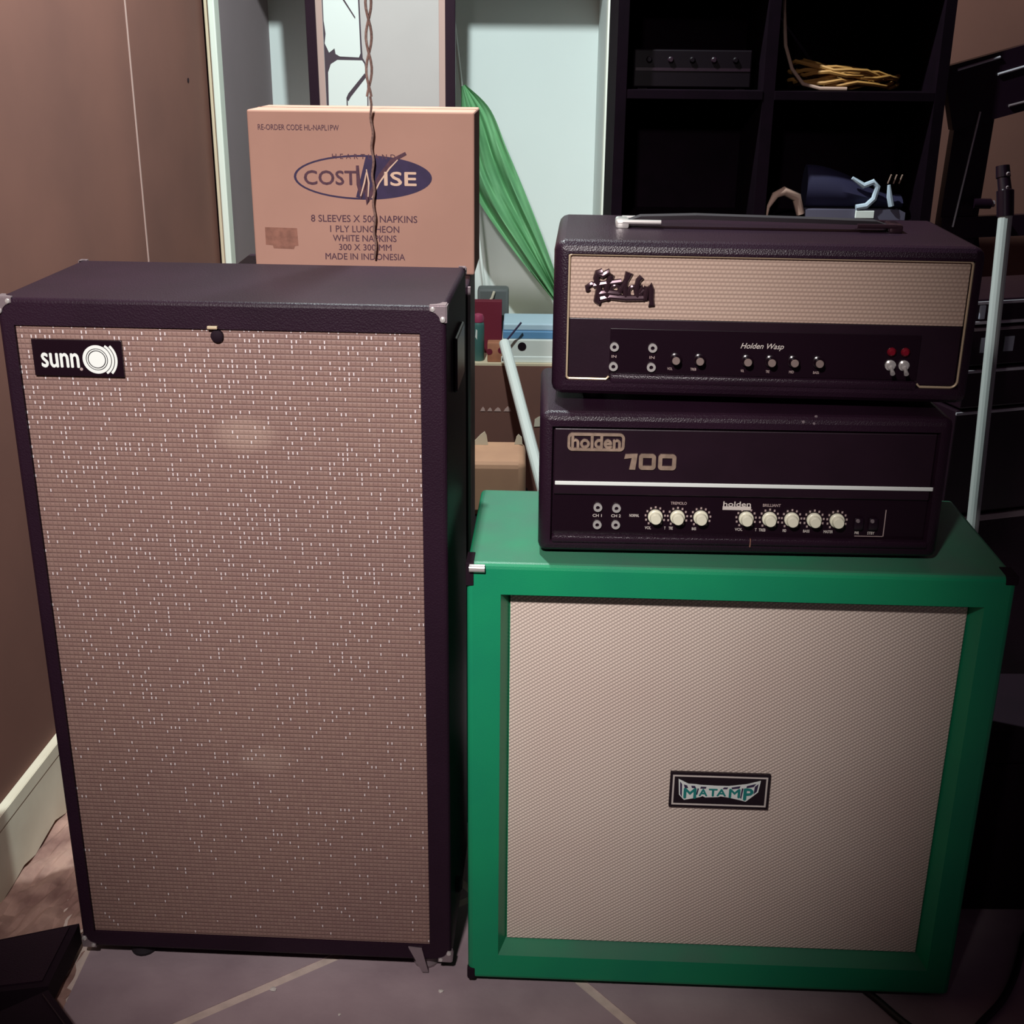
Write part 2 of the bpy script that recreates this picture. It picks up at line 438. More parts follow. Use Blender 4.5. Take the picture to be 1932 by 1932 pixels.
obj('earth_strip', bm, 'rubble', floor)

# niche in the far wall with a wide sill
bm = bmesh.new(); box(bm, -0.80, 0.30, 4.0, 4.08, 0.40, 2.5); struct('wall_back', bm, 'wall_white')
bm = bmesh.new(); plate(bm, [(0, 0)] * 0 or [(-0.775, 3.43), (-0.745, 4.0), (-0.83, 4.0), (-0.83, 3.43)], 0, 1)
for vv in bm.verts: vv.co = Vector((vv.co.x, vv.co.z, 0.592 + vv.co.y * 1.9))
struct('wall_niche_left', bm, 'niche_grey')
bm = bmesh.new(); box(bm, 0.244, 0.30, 3.43, 4.0, 0.592, 2.49); struct('wall_niche_right', bm, 'wall_white')
bm = bmesh.new(); box(bm, -0.80, 0.30, 3.402, 4.0, 0.5835, 0.590); struct('trim_1', bm, 'cream_paint')
bm = bmesh.new(); box(bm, -0.92, 0.30, 3.40, 3.50, 0.0, 0.583)
under = struct('wall_under_niche', bm, 'wall_brown')
for k, (x, w, h) in enumerate(((-0.086, 0.014, 0.013), (-0.066, 0.014, 0.011), (-0.044, 0.020, 0.012), (-0.016, 0.022, 0.015))):
    part('worn_patch', 'mat_pink', under, lambda bm: plate(bm, [(x - w / 2, 0.452), (x + w / 2, 0.452), (x + w * 0.35, 0.452 + h * 0.6), (x + w * 0.05, 0.452 + h), (x - w * 0.3, 0.452 + h * 0.5)], 3.3985, 3.4005))
bm = bmesh.new(); box(bm, -0.80, 0.30, 3.40, 3.432, 1.800, 2.5); struct('wall_lintel', bm, 'wall_brown')
bm = bmesh.new(); box(bm, -0.793, -0.781, 3.385, 3.43, 0.592, 2.5, 0.002); struct('trim_2', bm, 'cream_paint')
bm = bmesh.new(); box(bm, -0.781, -0.764, 3.375, 3.43, 0.592, 2.5, 0.003); struct('trim_3', bm, 'trim_white')
bm = bmesh.new(); box(bm, 0.229, 0.250, 3.385, 3.43, 0.592, 2.5, 0.003); struct('trim_4', bm, 'trim_white')
bm = bmesh.new(); box(bm, 0.251, 2.3, 3.40, 3.50, 0.0, 2.5); struct('wall_right_back', bm, 'wall_brown')

# ------------------------------------------------------------------ speaker cabinets
def shell(bm, W, D, H, l, r, t, b, rec, cham=0.0, bev=0.006, z0=0.0):
    """a cabinet box whose front is a frame round a recessed board"""
    o = [(0, 0), (W, 0), (W, H), (0, H)]; i = [(l, b), (W - r, b), (W - r, H - t), (l, H - t)]
    k = [(l + cham, b + cham), (W - r - cham, b + cham), (W - r - cham, H - t - cham), (l + cham, H - t - cham)]
    t_ = bmesh.new()
    f = [t_.verts.new((x, 0, z)) for x, z in o]; bk = [t_.verts.new((x, D, z)) for x, z in o]
    n1 = [t_.verts.new((x, 0, z)) for x, z in i]; n2 = [t_.verts.new((x, rec, z)) for x, z in k]
    t_.faces.new(bk[::-1]); t_.faces.new(n2)
    outer = []
    for a in range(4):
        c = (a + 1) % 4
        t_.faces.new((f[a], bk[a], bk[c], f[c])); t_.faces.new((f[a], f[c], n1[c], n1[a])); t_.faces.new((n1[a], n1[c], n2[c], n2[a]))
    S = set(f + bk)
    ed = [e for e in t_.edges if (e.verts[0] in S and e.verts[1] in S)]
    bmesh.ops.bevel(t_, geom=ed, offset=bev, segments=3, profile=0.5, affect='EDGES')
    for v_ in t_.verts: v_.co.z += z0
    merge(bm, t_)

def corner_cap(bm, c, s, size, th=0.0016):
    """pressed metal corner: a lobed plate on each of the three faces that meet at c"""
    lobes = [(0, 0), (1, 0), (0.98, 0.28), (0.62, 0.42), (0.42, 0.62), (0.28, 0.98), (0, 1)]
    for ax in range(3):
        u, w = [(1, 2), (0, 2), (0, 1)][ax]
        lo = []; hi = []
        for p, q in lobes:
            P = [0, 0, 0]; P[u] = p * size * s[u]; P[w] = q * size * s[w]
            A = Vector(c) + Vector(P); lo.append(bm.verts.new(A))
            B = A.copy(); B[ax] -= th * s[ax]; hi.append(bm.verts.new(B))
        bm.faces.new(lo); bm.faces.new(hi)
        for k in range(len(lo)):
            bm.faces.new((lo[k], lo[(k + 1) % len(lo)], hi[(k + 1) % len(lo)], hi[k]))

# tall glitter-cloth cabinet
SW, SD, SH, SZ = 0.61, 0.3125, 1.0754, 0.025
t = thing('speaker_cabinet', 'tall black speaker cabinet with glittering tan grille and black oblong badge', 'speaker cabinet', (-0.7002, 1.6674, 0), -0.0465)
part('body', 'black_vinyl', t, lambda bm: shell(bm, SW, SD, SH, 0.021, 0.035, 0.037, 0.030, 0.010, z0=SZ), True)
def g(bm): box(bm, 0.0215, 0.5745, 0.0035, 0.0098, SZ + 0.0305, SZ + 1.0378, 0.001)
grille = part('grille_cloth', 'glitter', t, g)
bd = part('badge', 'black_gloss', t, lambda bm: box(bm, 0.0425, 0.1672, -0.0015, 0.0034, SZ + 0.9690, SZ + 1.0200, 0.0008))
part('lettering', 'white_print', bd, lambda bm: text(bm, 'sunn', 0.0545, 0.1062, SZ + 0.9815, SZ + 1.0010, -0.0015, bold=0.035))
part('lettering_dot', 'dim_print', bd, lambda bm: lathe(bm, [(0.0022, 0.0), (0.0022, 0.0004)], (0.1085, -0.0015, SZ + 0.9795), '-y', 12))
cx, cz = 0.1315, SZ + 0.9935
part('logo_disc', 'white_print', bd, lambda bm: lathe(bm, [(0.0113, 0.0), (0.0113, 0.0004)], (cx, -0.0015, cz), '-y', 36))
part('logo_ring', 'white_print', bd, lambda bm: ring_plate(bm, cx, cz, 0.0126, 0.0142, -0.0019, -0.0015))
part('logo_ring', 'white_print', bd, lambda bm: ring_plate(bm, cx, cz, 0.0153, 0.0198, -0.0019, -0.0015))
part('logo_arc', 'white_print', bd, lambda bm: ring_plate(bm, cx, cz, 0.0208, 0.0240, -0.0019, -0.0015, -1.0, 1.0, 20))
part('logo_arc', 'white_print', bd, lambda bm: ring_plate(bm, cx, cz, 0.0251, 0.0285, -0.0019, -0.0015, -0.78, 0.78, 20))
def catch(bm):
    box(bm, 0.288, 0.302, -0.006, -0.0005, SZ + 1.0392, SZ + 1.0435, 0.001)
part('catch', 'gold_pipe', t, catch)
part('catch_button', 'black_matte', t, lambda bm: lathe(bm, [(0.0085, 0.0), (0.0085, 0.005), (0.006, 0.007)], (0.2995, 0.0034, SZ + 1.029), '-y', 20), True)
for (x, z, sx, sz) in ((0, SZ + SH, 1, -1), (SW, SZ + SH, -1, -1), (0, SZ, 1, 1), (SW, SZ, -1, 1)):
    cp = part('corner_protector', 'steel', t, lambda bm: corner_cap(bm, (x, 0, z), (sx, 1, sz), 0.022))
    part('screw', 'chrome', cp, lambda bm: lathe(bm, [(0.0035, 0.0), (0.003, 0.0014), (0.001, 0.002)], (x + sx * 0.0175, -0.0016, z + sz * 0.004), '-y', 10), True)
    part('screw', 'chrome', cp, lambda bm: lathe(bm, [(0.0042, 0.0), (0.0036, 0.002), (0.001, 0.003)], (x + sx * 0.004, -0.0016, z + sz * 0.0175), '-y', 10), True)
for x in (0, SW):
    part('corner_protector', 'steel', t, lambda bm: corner_cap(bm, (x, SD, SZ + SH), (1 if x == 0 else -1, -1, -1), 0.011))
for k, x in enumerate((0.09, 0.565)):
    for y in (0.03, SD - 0.03):
        gl = part('glide', 'steel' if k else 'rubber', t, lambda bm: lathe(bm, [(0.020, 0.0), (0.022, 0.006), (0.016, 0.018), (0.016, SZ + 0.0005)], (x, y, 0.0), 'z', 16), True)
part('glide_bracket', 'steel', t, lambda bm: plate(bm, [(0.540, SZ + 0.028), (0.562, SZ + 0.026), (0.572, 0.004), (0.562, 0.004)], -0.003, -0.0005))
part('side_handle', 'plastic_black', t, lambda bm: box(bm, SW - 0.0005, SW + 0.006, 0.10, 0.22, SZ + 0.93, SZ + 1.01, 0.003))
part('side_bumper', 'rubber', t, lambda bm: lathe(bm, [(0.014, -0.0005), (0.014, 0.006), (0.008, 0.010)], (SW, 0.09, SZ + 0.085), 'x', 16), True)

# green cabinet
GW, GD, GH, GZ = 0.7684, 0.316, 0.7289, 0.012
t = thing('speaker_cabinet', 'wide green speaker cabinet with wheat cloth front, carrying two amplifier heads', 'speaker cabinet', (-0.0633, 1.6159, 0), -0.0385)
part('body', 'green_vinyl', t, lambda bm: shell(bm, GW, GD, GH, 0.0485, 0.040, 0.047, 0.0485, 0.032, 0.012, 0.008, GZ), True)
part('grille_cloth', 'wheat', t, lambda bm: box(bm, 0.0612, GW - 0.0527, 0.0275, 0.0318, GZ + 0.0612, GZ + GH - 0.0597, 0.001))
bd = part('badge', 'black_gloss', t, lambda bm: box(bm, 0.3075, 0.4590, 0.0220, 0.0274, GZ + 0.3228, GZ + 0.3845, 0.001))
def border(bm):
    x0, x1, z0, z1, w = 0.3115, 0.4550, GZ + 0.3275, GZ + 0.3800, 0.0026
    for a in ((x0, x1, z0, z0 + w), (x0, x1, z1 - w, z1), (x0, x0 + w, z0 + w, z1 - w), (x1 - w, x1, z0 + w, z1 - w)):
        box(bm, a[0], a[1], 0.0215, 0.0221, a[2], a[3])
part('badge_border', 'silver_line', bd, border)
def bp_(x, y):  # badge artwork measured on a 1135 x 400 field
    return 0.3075 + (x - 390) / 1135 * 0.1515, GZ + 0.3845 - (y - 215 - (x - 390) * 0.022) / 400 * 0.0617
sil = [(485, 290), (600, 345), (690, 350), (735, 358), (945, 366), (1060, 368), (1200, 352), (1260, 345), (1415, 305), (1395, 435), (1330, 490), (1262, 545), (1205, 530), (1080, 502), (975, 486), (945, 495), (800, 500), (770, 484), (740, 497), (560, 530), (500, 470)]
part('wing_emblem', 'white_print', bd, lambda bm: plate(bm, [bp_(*q) for q in sil], 0.0213, 0.0221))
for poly in ([(503, 318), (528, 348), (534, 500), (512, 462)], [(548, 352), (585, 362), (600, 392), (560, 395)], [(632, 366), (676, 368), (690, 396), (640, 390)],
             [(742, 376), (806, 378), (800, 398), (736, 398)], [(1005, 382), (1052, 382), (1040, 402), (990, 402)], [(1090, 382), (1190, 366), (1180, 392), (1096, 402)],
             [(1262, 364), (1366, 338), (1338, 374), (1258, 388)], [(1392, 340), (1380, 425), (1345, 458), (1352, 372)], [(706, 395), (722, 398), (708, 468), (694, 470)], [(1208, 392), (1226, 392), (1210, 512), (1196, 500)]):
    part('emblem_shadow', 'carton_navy', bd, lambda bm: plate(bm, [bp_(*q) for q in poly], 0.0210, 0.0214))
for ch, x0, x1, y0, y1 in (('M', 556, 690, 398, 505), ('A', 728, 818, 404, 478), ('T', 838, 930, 402, 480), ('A', 930, 1030, 404, 478), ('M', 1070, 1188, 402, 495), ('P', 1236, 1336, 396, 522)):
    (a0, b0), (a1, b1) = bp_(x0, y1), bp_(x1, y0)
    part('letter', 'teal', bd, lambda bm: text(bm, ch, a0, a1, b0, b1, 0.0213, 0.0005, bold=0.05))
part('corner_wear', 'black_matte', t, lambda bm: box(bm, -0.0012, 0.010, -0.0012, 0.040, GZ + GH - 0.034, GZ + GH + 0.0012, 0.001))
part('corner_clip', 'chrome', t, lambda bm: tube(bm, [(0.004, -0.003, GZ + GH - 0.006), (0.026, -0.003, GZ + GH - 0.006)], 0.006, 12), True)
part('corner_wear', 'black_matte', t, lambda bm: box(bm, GW - 0.016, GW + 0.0012, -0.0012, 0.035, GZ + GH - 0.012, GZ + GH + 0.0012, 0.001))
part('corner_wear', 'black_matte', t, lambda bm: box(bm, -0.0012, 0.012, -0.0012, 0.012, GZ - 0.0005, GZ + 0.022, 0.003))
part('base_strip', 'rubber', t, lambda bm: box(bm, 0.004, GW - 0.004, 0.032, GD - 0.004, 0.0, GZ + 0.004, 0.002))

# ------------------------------------------------------------------ amplifier heads
def jack(parent, x, z, y):
    j = part('input_jack', 'chrome', parent, lambda bm: ring_plate(bm, x, z, 0.0028, 0.0062, y - 0.004, y, n=6 * 3))
    part('jack_hole', 'black_gloss', j, lambda bm: lathe(bm, [(0.0029, 0.0), (0.0029, 0.0022)], (x, y, z), '-y', 14))

AZ = GZ + GH
AW, AD, AH = 0.5677, 0.262, 0.2069
t = thing('amplifier_head', 'black amplifier head with white stripe and cream knobs, on green cabinet', 'amplifier', (0.0375, 1.6483, AZ), -0.0212)
fz = 0.006
part('body', 'head_vinyl', t, lambda bm: shell(bm, AW, AD, AH, 0.017, 0.017, 0.020, 0.016, 0.010, 0.003, 0.011, fz), True)
part('front_panel', 'black_panel', t, lambda bm: box(bm, 0.0205, AW - 0.0205, 0.0035, 0.0098, fz + 0.0865, fz + AH - 0.0235, 0.0015))
part('control_panel', 'black_gloss', t, lambda bm: box(bm, 0.0205, AW - 0.0205, 0.0075, 0.0098, fz + 0.020, fz + 0.086, 0.0005))
part('lower_ledge', 'head_vinyl', t, lambda bm: box(bm, 0.019, AW - 0.016, -0.0035, 0.009, fz + 0.0155, fz + 0.0262, 0.003), True)
part('ledge_tape', 'carton_smudge', t, lambda bm: box(bm, 0.3008, 0.3020, -0.0042, 0.0, fz + 0.0140, fz + 0.0262))
part('stripe', 'white_print', t, lambda bm: box(bm, 0.0223, 0.5505, 0.0015, 0.0036, fz + 0.1010, fz + 0.1066, 0.0008))
bd = thing_badge = part('badge_frame', 'badge_metal', t, lambda bm: None)
bm = bmesh.new()
def rrect(x0, x1, z0, z1, r, n=6):
    out = []
    for cx_, cz_, a0 in ((x1 - r, z1 - r, 0), (x0 + r, z1 - r, PI / 2), (x0 + r, z0 + r, PI), (x1 - r, z0 + r, 1.5 * PI)):
        for k in range(n + 1):
            a = a0 + PI / 2 * k / n; out.append((cx_ + math.cos(a) * r, cz_ + math.sin(a) * r))
    return out
def rframe(bm, x0, x1, z0, z1, r, w, y0, y1):
    A = rrect(x0, x1, z0, z1, r); B = rrect(x0 + w, x1 - w, z0 + w, z1 - w, max(r - w, 0.0005))
    va = [[bm.verts.new((x, y, z)) for x, z in P] for P in (A, B) for y in (y0, y1)]
    n = len(A)
    for k in range(n):
        c = (k + 1) % n
        for i, j in ((0, 2), (2, 3), (3, 1), (1, 0)):
            bm.faces.new((va[i][k], va[i][c], va[j][c], va[j][k]))
rframe(bm, 0.0385, 0.1178, fz + 0.1518, fz + 0.1775, 0.007, 0.0038, 0.0008, 0.0036)
text(bm, 'holden', 0.0445, 0.1118, fz + 0.1560, fz + 0.1738, 0.0036, 0.0024, bold=0.045)
bm.to_mesh(bd.data); bm.free()
bm = bmesh.new()
plate(bm, [(0.1180, fz + 0.1410), (0.1195, fz + 0.1475), (0.1365, fz + 0.1485), (0.1340, fz + 0.1255), (0.1255, fz + 0.1255), (0.1285, fz + 0.1425)], 0.0012, 0.0036)
rframe(bm, 0.1385, 0.1622, fz + 0.1255, fz + 0.1485, 0.005, 0.0056, 0.0012, 0.0036)
rframe(bm, 0.1655, 0.1905, fz + 0.1255, fz + 0.1485, 0.005, 0.0056, 0.0012, 0.0036)
obj('numerals', bm, 'badge_metal', t)
for x, z in ((0.0840, 0.0668), (0.1104, 0.0660), (0.0840, 0.0405), (0.1103, 0.0408)): jack(t, x, fz + z, 0.0075)
knob0 = None
for k, (x, z) in enumerate(((0.1660, 0.0540), (0.1975, 0.0538), (0.2304, 0.0538), (0.2947, 0.0536), (0.3276, 0.0536), (0.3590, 0.0534), (0.3906, 0.0533), (0.4231, 0.0530))):
    if knob0 is None:
        bm = bmesh.new()
        lathe(bm, [(0.0105, 0.0), (0.0105, 0.0035), (0.0098, 0.0045), (0.0082, 0.005), (0.0078, 0.0135), (0.0070, 0.0145)], (0, 0, 0), '-y', 24)
        knob0 = obj('knob', bm, 'cream_knob', t, True, (x, 0.0075, fz + z))
        bm = bmesh.new()
        for q in range(11):
            a = math.radians(-50 + 280 * q / 10); px, pz = math.cos(a) * 0.0138, math.sin(a) * 0.0138
            box(bm, px - 0.0012, px + 0.0012, -0.0003, 0.0, pz - 0.0015, pz + 0.0015)
        dial0 = obj('dial_marks', bm, 'dim_print', knob0)
    else:
        kn = copy_of(knob0, t, (x, 0.0075, fz + z)); copy_of(dial0, kn, (0, 0, 0))
for s, x0, x1, z0 in (('CH 1', 0.0772, 0.0900, 0.0518), ('CH 2', 0.1035, 0.1170, 0.0518), ('NORMAL', 0.1295, 0.1430, 0.0528), ('VOL', 0.1520, 0.1608, 0.0345), ('T', 0.1795, 0.1815, 0.0345), ('TRE', 0.1860, 0.1918, 0.0345),
                      ('BASS', 0.2190, 0.2250, 0.0343), ('VOL', 0.2800, 0.2908, 0.0345), ('T', 0.3085, 0.3110, 0.0345), ('TREB', 0.3140, 0.3235, 0.0343), ('MID', 0.3480, 0.3530, 0.0340), ('BASS', 0.3770, 0.3860, 0.0338), ('MASTER', 0.4060, 0.4190, 0.0335),
                      ('PWR', 0.4500, 0.4560, 0.0325), ('STBY', 0.4680, 0.4780, 0.0325), ('TREMOLO', 0.1870, 0.2095, 0.0725), ('BRILLIANT', 0.3170, 0.3420, 0.0718)):
    part('label_text', 'silver_line' if z0 < 0.07 else 'dim_print', t, lambda bm: text(bm, s, x0, x1, fz + z0, fz + z0 + 0.0042, 0.0075, 0.0003, bold=0.02))
pl = part('name_strip', 'silver_line', t, lambda bm: box(bm, 0.2605, 0.3005, 0.0068, 0.0076, fz + 0.0660, fz + 0.0712))
part('name_text', 'silver_line', pl, lambda bm: text(bm, 'holden', 0.2612, 0.2998, fz + 0.0712, fz + 0.0785, 0.0075, 0.0003, bold=0.03))
part('panel_outline', 'dim_print', t, lambda bm: (box(bm, 0.4900, 0.4912, 0.0070, 0.0076, fz + 0.030, fz + 0.070), box(bm, 0.4500, 0.4900, 0.0070, 0.0076, fz + 0.0292, fz + 0.0302)))
for x in (0.4535, 0.4738):
    sw = part('toggle_switch', 'plastic_black', t, lambda bm: box(bm, x - 0.0070, x + 0.0070, 0.0015, 0.0076, fz + 0.0400, fz + 0.0590, 0.003), True)
    part('toggle_glint', 'steel', sw, lambda bm: lathe(bm, [(0.0032, 0.0), (0.0022, 0.002)], (x - 0.002, 0.0018, fz + 0.0545), '-y', 10), True)
for x, z in ((0.3612, 0.1985), (0.3760, 0.1965), (0.3790, 0.2070)):
    part('scuff', 'steel', t, lambda bm: lathe(bm, [(0.0026, 0.0), (0.0015, 0.0012)], (x, 0.0012 if z < 0.2 else 0.006, fz + z - (0.0 if z < 0.2 else 0.0022)), '-y', 8))
for x in (0.04, AW - 0.04):
    for y in (0.04, AD - 0.04):
        part('foot', 'rubber', t, lambda bm: lathe(bm, [(0.012, 0.0), (0.013, 0.0), (0.013, fz + 0.001)], (x, y, 0), 'z', 14))

BZ = AZ + 0.006 + AH
BW, BD, BH = 0.5747, 0.2871, 0.215
bz = 0.012
t = thing('amplifier_head', 'black amplifier head with ribbed tan cloth and script logo, topmost of the pair', 'amplifier', (0.0532, 1.6956, BZ), -0.058)
part('body', 'head_vinyl', t, lambda bm: shell(bm, BW, BD, BH, 0.0195, 0.015, 0.0175, 0.022, 0.012, 0.002, 0.014, bz), True)
part('grille_cloth', 'ribbed', t, lambda bm: box(bm, 0.0225, BW - 0.0180, 0.0070, 0.0118, bz + 0.1085, bz + BH - 0.0200, 0.001))
part('lower_panel', 'black_panel', t, lambda bm: box(bm, 0.0225, BW - 0.0180, 0.0085, 0.0118, bz + 0.0245, bz + 0.1083, 0.001))
part('control_panel', 'black_gloss', t, lambda bm: box(bm, 0.0800, 0.5035, 0.0065, 0.0086, bz + 0.0320, bz + 0.0950, 0.0005))
part('lower_ledge', 'head_vinyl', t, lambda bm: box(bm, 0.0815, 0.5030, -0.002, 0.0118, bz + 0.0190, bz + 0.0318, 0.004), True)
def piping(bm):
    y = 0.0035; pts = []
    x0, x1, z0, z1, r = 0.0208, BW - 0.0163, bz + 0.0240, bz + BH - 0.0185, 0.010
    pts.append((0.080, y, z0 + 0.004)); pts.append((0.076, y, z0))
    for cx_, cz_, a0, a1 in ((x0 + 0.004, z0 + 0.004, 1.5 * PI, PI), (x0 + 0.004, z1 - 0.004, PI, PI / 2)):
        for k in range(5):
            a = a0 + (a1 - a0) * k / 4; pts.append((cx_ + math.cos(a) * 0.004, y, cz_ + math.sin(a) * 0.004))
    for cx_, cz_, a0, a1, rr in ((x1 - 0.005, z1 - 0.005, PI / 2, 0, 0.005), (x1 - r, z0 + r, 0, -PI / 2, r)):
        for k in range(7):
            a = a0 + (a1 - a0) * k / 6; pts.append((cx_ + math.cos(a) * rr, y, cz_ + math.sin(a) * rr))
    pts.append((0.508, y, z0)); pts.append((0.504, y, z0 + 0.004))
    tube(bm, pts, 0.0017, 8)
part('piping', 'gold_pipe', t, piping, True)
def logo(bm):
    X0, X1, Z0, Z1, y = 0.0475, 0.1335, bz + 0.1310, bz + 0.1735, 0.0045
    def P(q): return [(X0 + a * (X1 - X0), y, Z0 + b * (Z1 - Z0)) for a, b in q]
    def circ(a, b, ra, rb): return [(a + ra * math.cos(2 * PI * k / 14), b + rb * math.sin(2 * PI * k / 14)) for k in range(14)]
    for q, r in (([(.0, .38), (-.02, .5), (.05, .60), (.16, .52)], .0028), ([(.22, 1.0), (.14, .95), (.12, .8), (.17, .45), (.14, .05), (.20, .0)], .0036),
                 ([(.12, .95), (.22, .88), (.32, 1.0), (.36, .88), (.29, .5), (.31, .1)], .0036), ([(.08, .55), (.2, .6), (.40, .66), (.52, .70)], .0030),
                 ([(.46, .25), (.55, .55), (.66, .97), (.62, 1.0), (.58, .55), (.60, .15)], .0030), ([(.84, .86), (.79, .75), (.76, .45), (.79, .15)], .0032),
                 ([(.81, .3), (.89, .45), (.86, .55), (.82, .4), (.84, .16), (.90, .14)], .0026), ([(.90, .14), (.93, .55), (.97, .6), (1.0, .45), (1.0, .15), (1.02, -.02), (.97, .0)], .0034),
                 ([(.20, .12), (.35, .2), (.6, .16), (.88, .18)], .0034), ([(.18, .3), (.3, .34), (.5, .30)], .0034)):
        tube(bm, P(q), r * 1.3, 8)
    for c in (circ(.43, .40, .07, .17), circ(.71, .36, .07, .18)): tube(bm, P(c), .0028, 8, closed=True)
part('script_logo', 'dark_chrome', t, logo, True)
for x, z in ((0.0863, 0.0696), (0.1392, 0.0693), (0.0859, 0.0418), (0.1385, 0.0420)): jack(t, x, bz + z, 0.0065)
def wknob(bm): lathe(bm, [(0.0085, 0.0), (0.0085, 0.004), (0.0066, 0.005), (0.0060, 0.014), (0.0050, 0.015)], (0, 0, 0), '-y', 20)
k0 = None
for x, z in ((0.1716, 0.0548), (0.2045, 0.0546), (0.2699, 0.0550), (0.3025, 0.0550), (0.3335, 0.0554), (0.3674, 0.0554)):
    if k0 is None:
        bm = bmesh.new(); wknob(bm); k0 = obj('knob', bm, 'black_gloss', t, True, (x, 0.0065, bz + z))
        bm = bmesh.new(); lathe(bm, [(0.0056, 0.0), (0.0050, 0.0012)], (0, -0.015, 0), '-y', 16); c0 = obj('knob_cap', bm, 'knob_grey', k0, True)
    else:
        kk = copy_of(k0, t, (x, 0.0065, bz + z)); copy_of(c0, kk, (0, 0, 0))
for s, x0, x1, z0 in (('IN', 0.0830, 0.0895, 0.0540), ('IN', 0.1355, 0.1425, 0.0538), ('VOL', 0.1610, 0.1680, 0.0385), ('TREB', 0.1930, 0.2010, 0.0385), ('VOL', 0.2625, 0.2670, 0.0380), ('TRE', 0.2970, 0.3020, 0.0378), ('MID', 0.3290, 0.3355, 0.0380), ('BASS', 0.3620, 0.3700, 0.0380)):
    part('label_text', 'dim_print', t, lambda bm: text(bm, s, x0, x1, bz + z0, bz + z0 + 0.0036, 0.0065, 0.0003, bold=0.02))
part('panel_script', 'silver_line', t, lambda bm: text(bm, 'Holden Wasp', 0.2600, 0.3190, bz + 0.0690, bz + 0.0790, 0.0065, 0.0003, shear=0.35, bold=0.008))
for x in (0.4655, 0.4840):
    part('pilot_light', 'red_lens', t, lambda bm: lathe(bm, [(0.0062, 0.0), (0.0060, 0.003), (0.0035, 0.006)], (x, 0.0065, bz + 0.0715), '-y', 16), True)
    ts = part('toggle_switch', 'chrome', t, lambda bm: lathe(bm, [(0.0075, 0.0), (0.0075, 0.003), (0.0055, 0.004), (0.0050, 0.008)], (x, 0.0065, bz + 0.0530), '-y', 6 * 2), True)
    part('toggle_lever', 'chrome', ts, lambda bm: tube(bm, [(x, 0.000, bz + 0.053), (x, -0.008, bz + 0.0485), (x, -0.014, bz + 0.0455)], [0.0022, 0.0026, 0.0034], 8), True)
def strap(bm):
    zt = bz + BH
    pts = [(0.095, 0.150, zt + 0.004), (0.120, 0.150, zt + 0.013), (0.20, 0.150, zt + 0.016), (0.35, 0.150, zt + 0.014), (0.455, 0.150, zt + 0.012), (0.480, 0.150, zt + 0.004)]
    t_ = []
    for x, y, z in pts: t_.append([bm.verts.new((x, y + a, z + c)) for a, c in ((-0.013, -0.003), (0.013, -0.003), (0.013, 0.003), (-0.013, 0.003))])
    for A, B in zip(t_, t_[1:]):
        for k in range(4): bm.faces.new((A[k], A[(k + 1) % 4], B[(k + 1) % 4], B[k]))
    bm.faces.new(t_[0]); bm.faces.new(t_[-1])
h = part('strap_handle', 'rubber', t, strap)
def endcap(x, s):
    def f(bm):
        zt = bz + BH
        box(bm, x - 0.010, x + 0.010, 0.128, 0.172, zt - 0.001, zt + 0.012, 0.004)
        tube(bm, [(x, 0.130, zt + 0.009), (x + s * 0.055, 0.130, zt + 0.009)], 0.0032, 8)
        tube(bm, [(x, 0.172, zt + 0.010), (x + s * 0.055, 0.172, zt + 0.010)], 0.0025, 8)
    return f
part('handle_end', 'chrome', h, endcap(0.094, 1), True)
part('handle_end', 'dark_chrome', h, endcap(0.482, -1), True)
for x in (0.06, BW - 0.06):
    for y in (0.05, BD - 0.06):
        part('foot', 'rubber', t, lambda bm: lathe(bm, [(0.014, 0.0), (0.015, 0.0), (0.015, bz + 0.001)], (x, y, 0), 'z', 14))

# ------------------------------------------------------------------ carton on a black case behind the tall cabinet
def fitted(bm, W, D, H, bev=0.004): box(bm, 0, W, 0, D, 0, H, bev)
t = thing('road_case', 'black upright case behind the tall speaker cabinet, under a napkin carton', 'case', (-0.50, 2.06, 0))
part('body', 'black_vinyl', t, lambda bm: fitted(bm, 0.425, 0.30, 1.053), True)
part('latch', 'steel', t, lambda bm: box(bm, 0.405, 0.416, -0.006, 0.0005, 0.99, 1.035, 0.002))
part('edge_strip', 'steel', t, lambda bm: box(bm, 0.4225, 0.4275, -0.002, 0.003, 0.02, 1.05, 0.0005))
t = thing('carton', 'brown cardboard napkin carton printed with a dark oval logo', 'carton', (-0.4470, 2.1590, 1.0535), -0.022)
CW, CH = 0.378, 0.268
part('body', 'cardboard', t, lambda bm: box(bm, 0, CW, 0, 0.17, 0, CH, 0.003))
part('flap_seam', 'carton_smudge', t, lambda bm: box(bm, 0.001, CW - 0.001, 0.0840, 0.0860, CH - 0.0005, CH + 0.0006))
def cc(x, z): return x + 0.4455, z - 1.0555
def ctext(s, x0, x1, z0, z1, m='carton_ink', y=0.0, **kw):
    (a, c), (b, d) = cc(x0, z0), cc(x1, z1)
    return part('print_text', m, t, lambda bm: text(bm, s, a, b, c, d, y, 0.0003, **kw))
ctext('RE-ORDER CODE HL-NAPL1PW', -0.428, -0.293, 1.2915, 1.3005, bold=0.01)
ctext('HEARTLAND', -0.306, -0.200, 1.2465, 1.2545, space=1.7, bold=0.01)
ctext('8 SLEEVES X 500 NAPKINS', -0.346, -0.165, 1.1425, 1.1540, bold=0.015)
ctext('1 PLY LUNCHEON', -0.314, -0.196, 1.1255, 1.1365, bold=0.015)
ctext('WHITE NAPKINS', -0.310, -0.201, 1.1100, 1.1208, bold=0.015)
ctext('300 X 300 MM', -0.300, -0.210, 1.0950, 1.1055, bold=0.015)
ctext('MADE IN INDONESIA', -0.324, -0.187, 1.0790, 1.0898, bold=0.015)
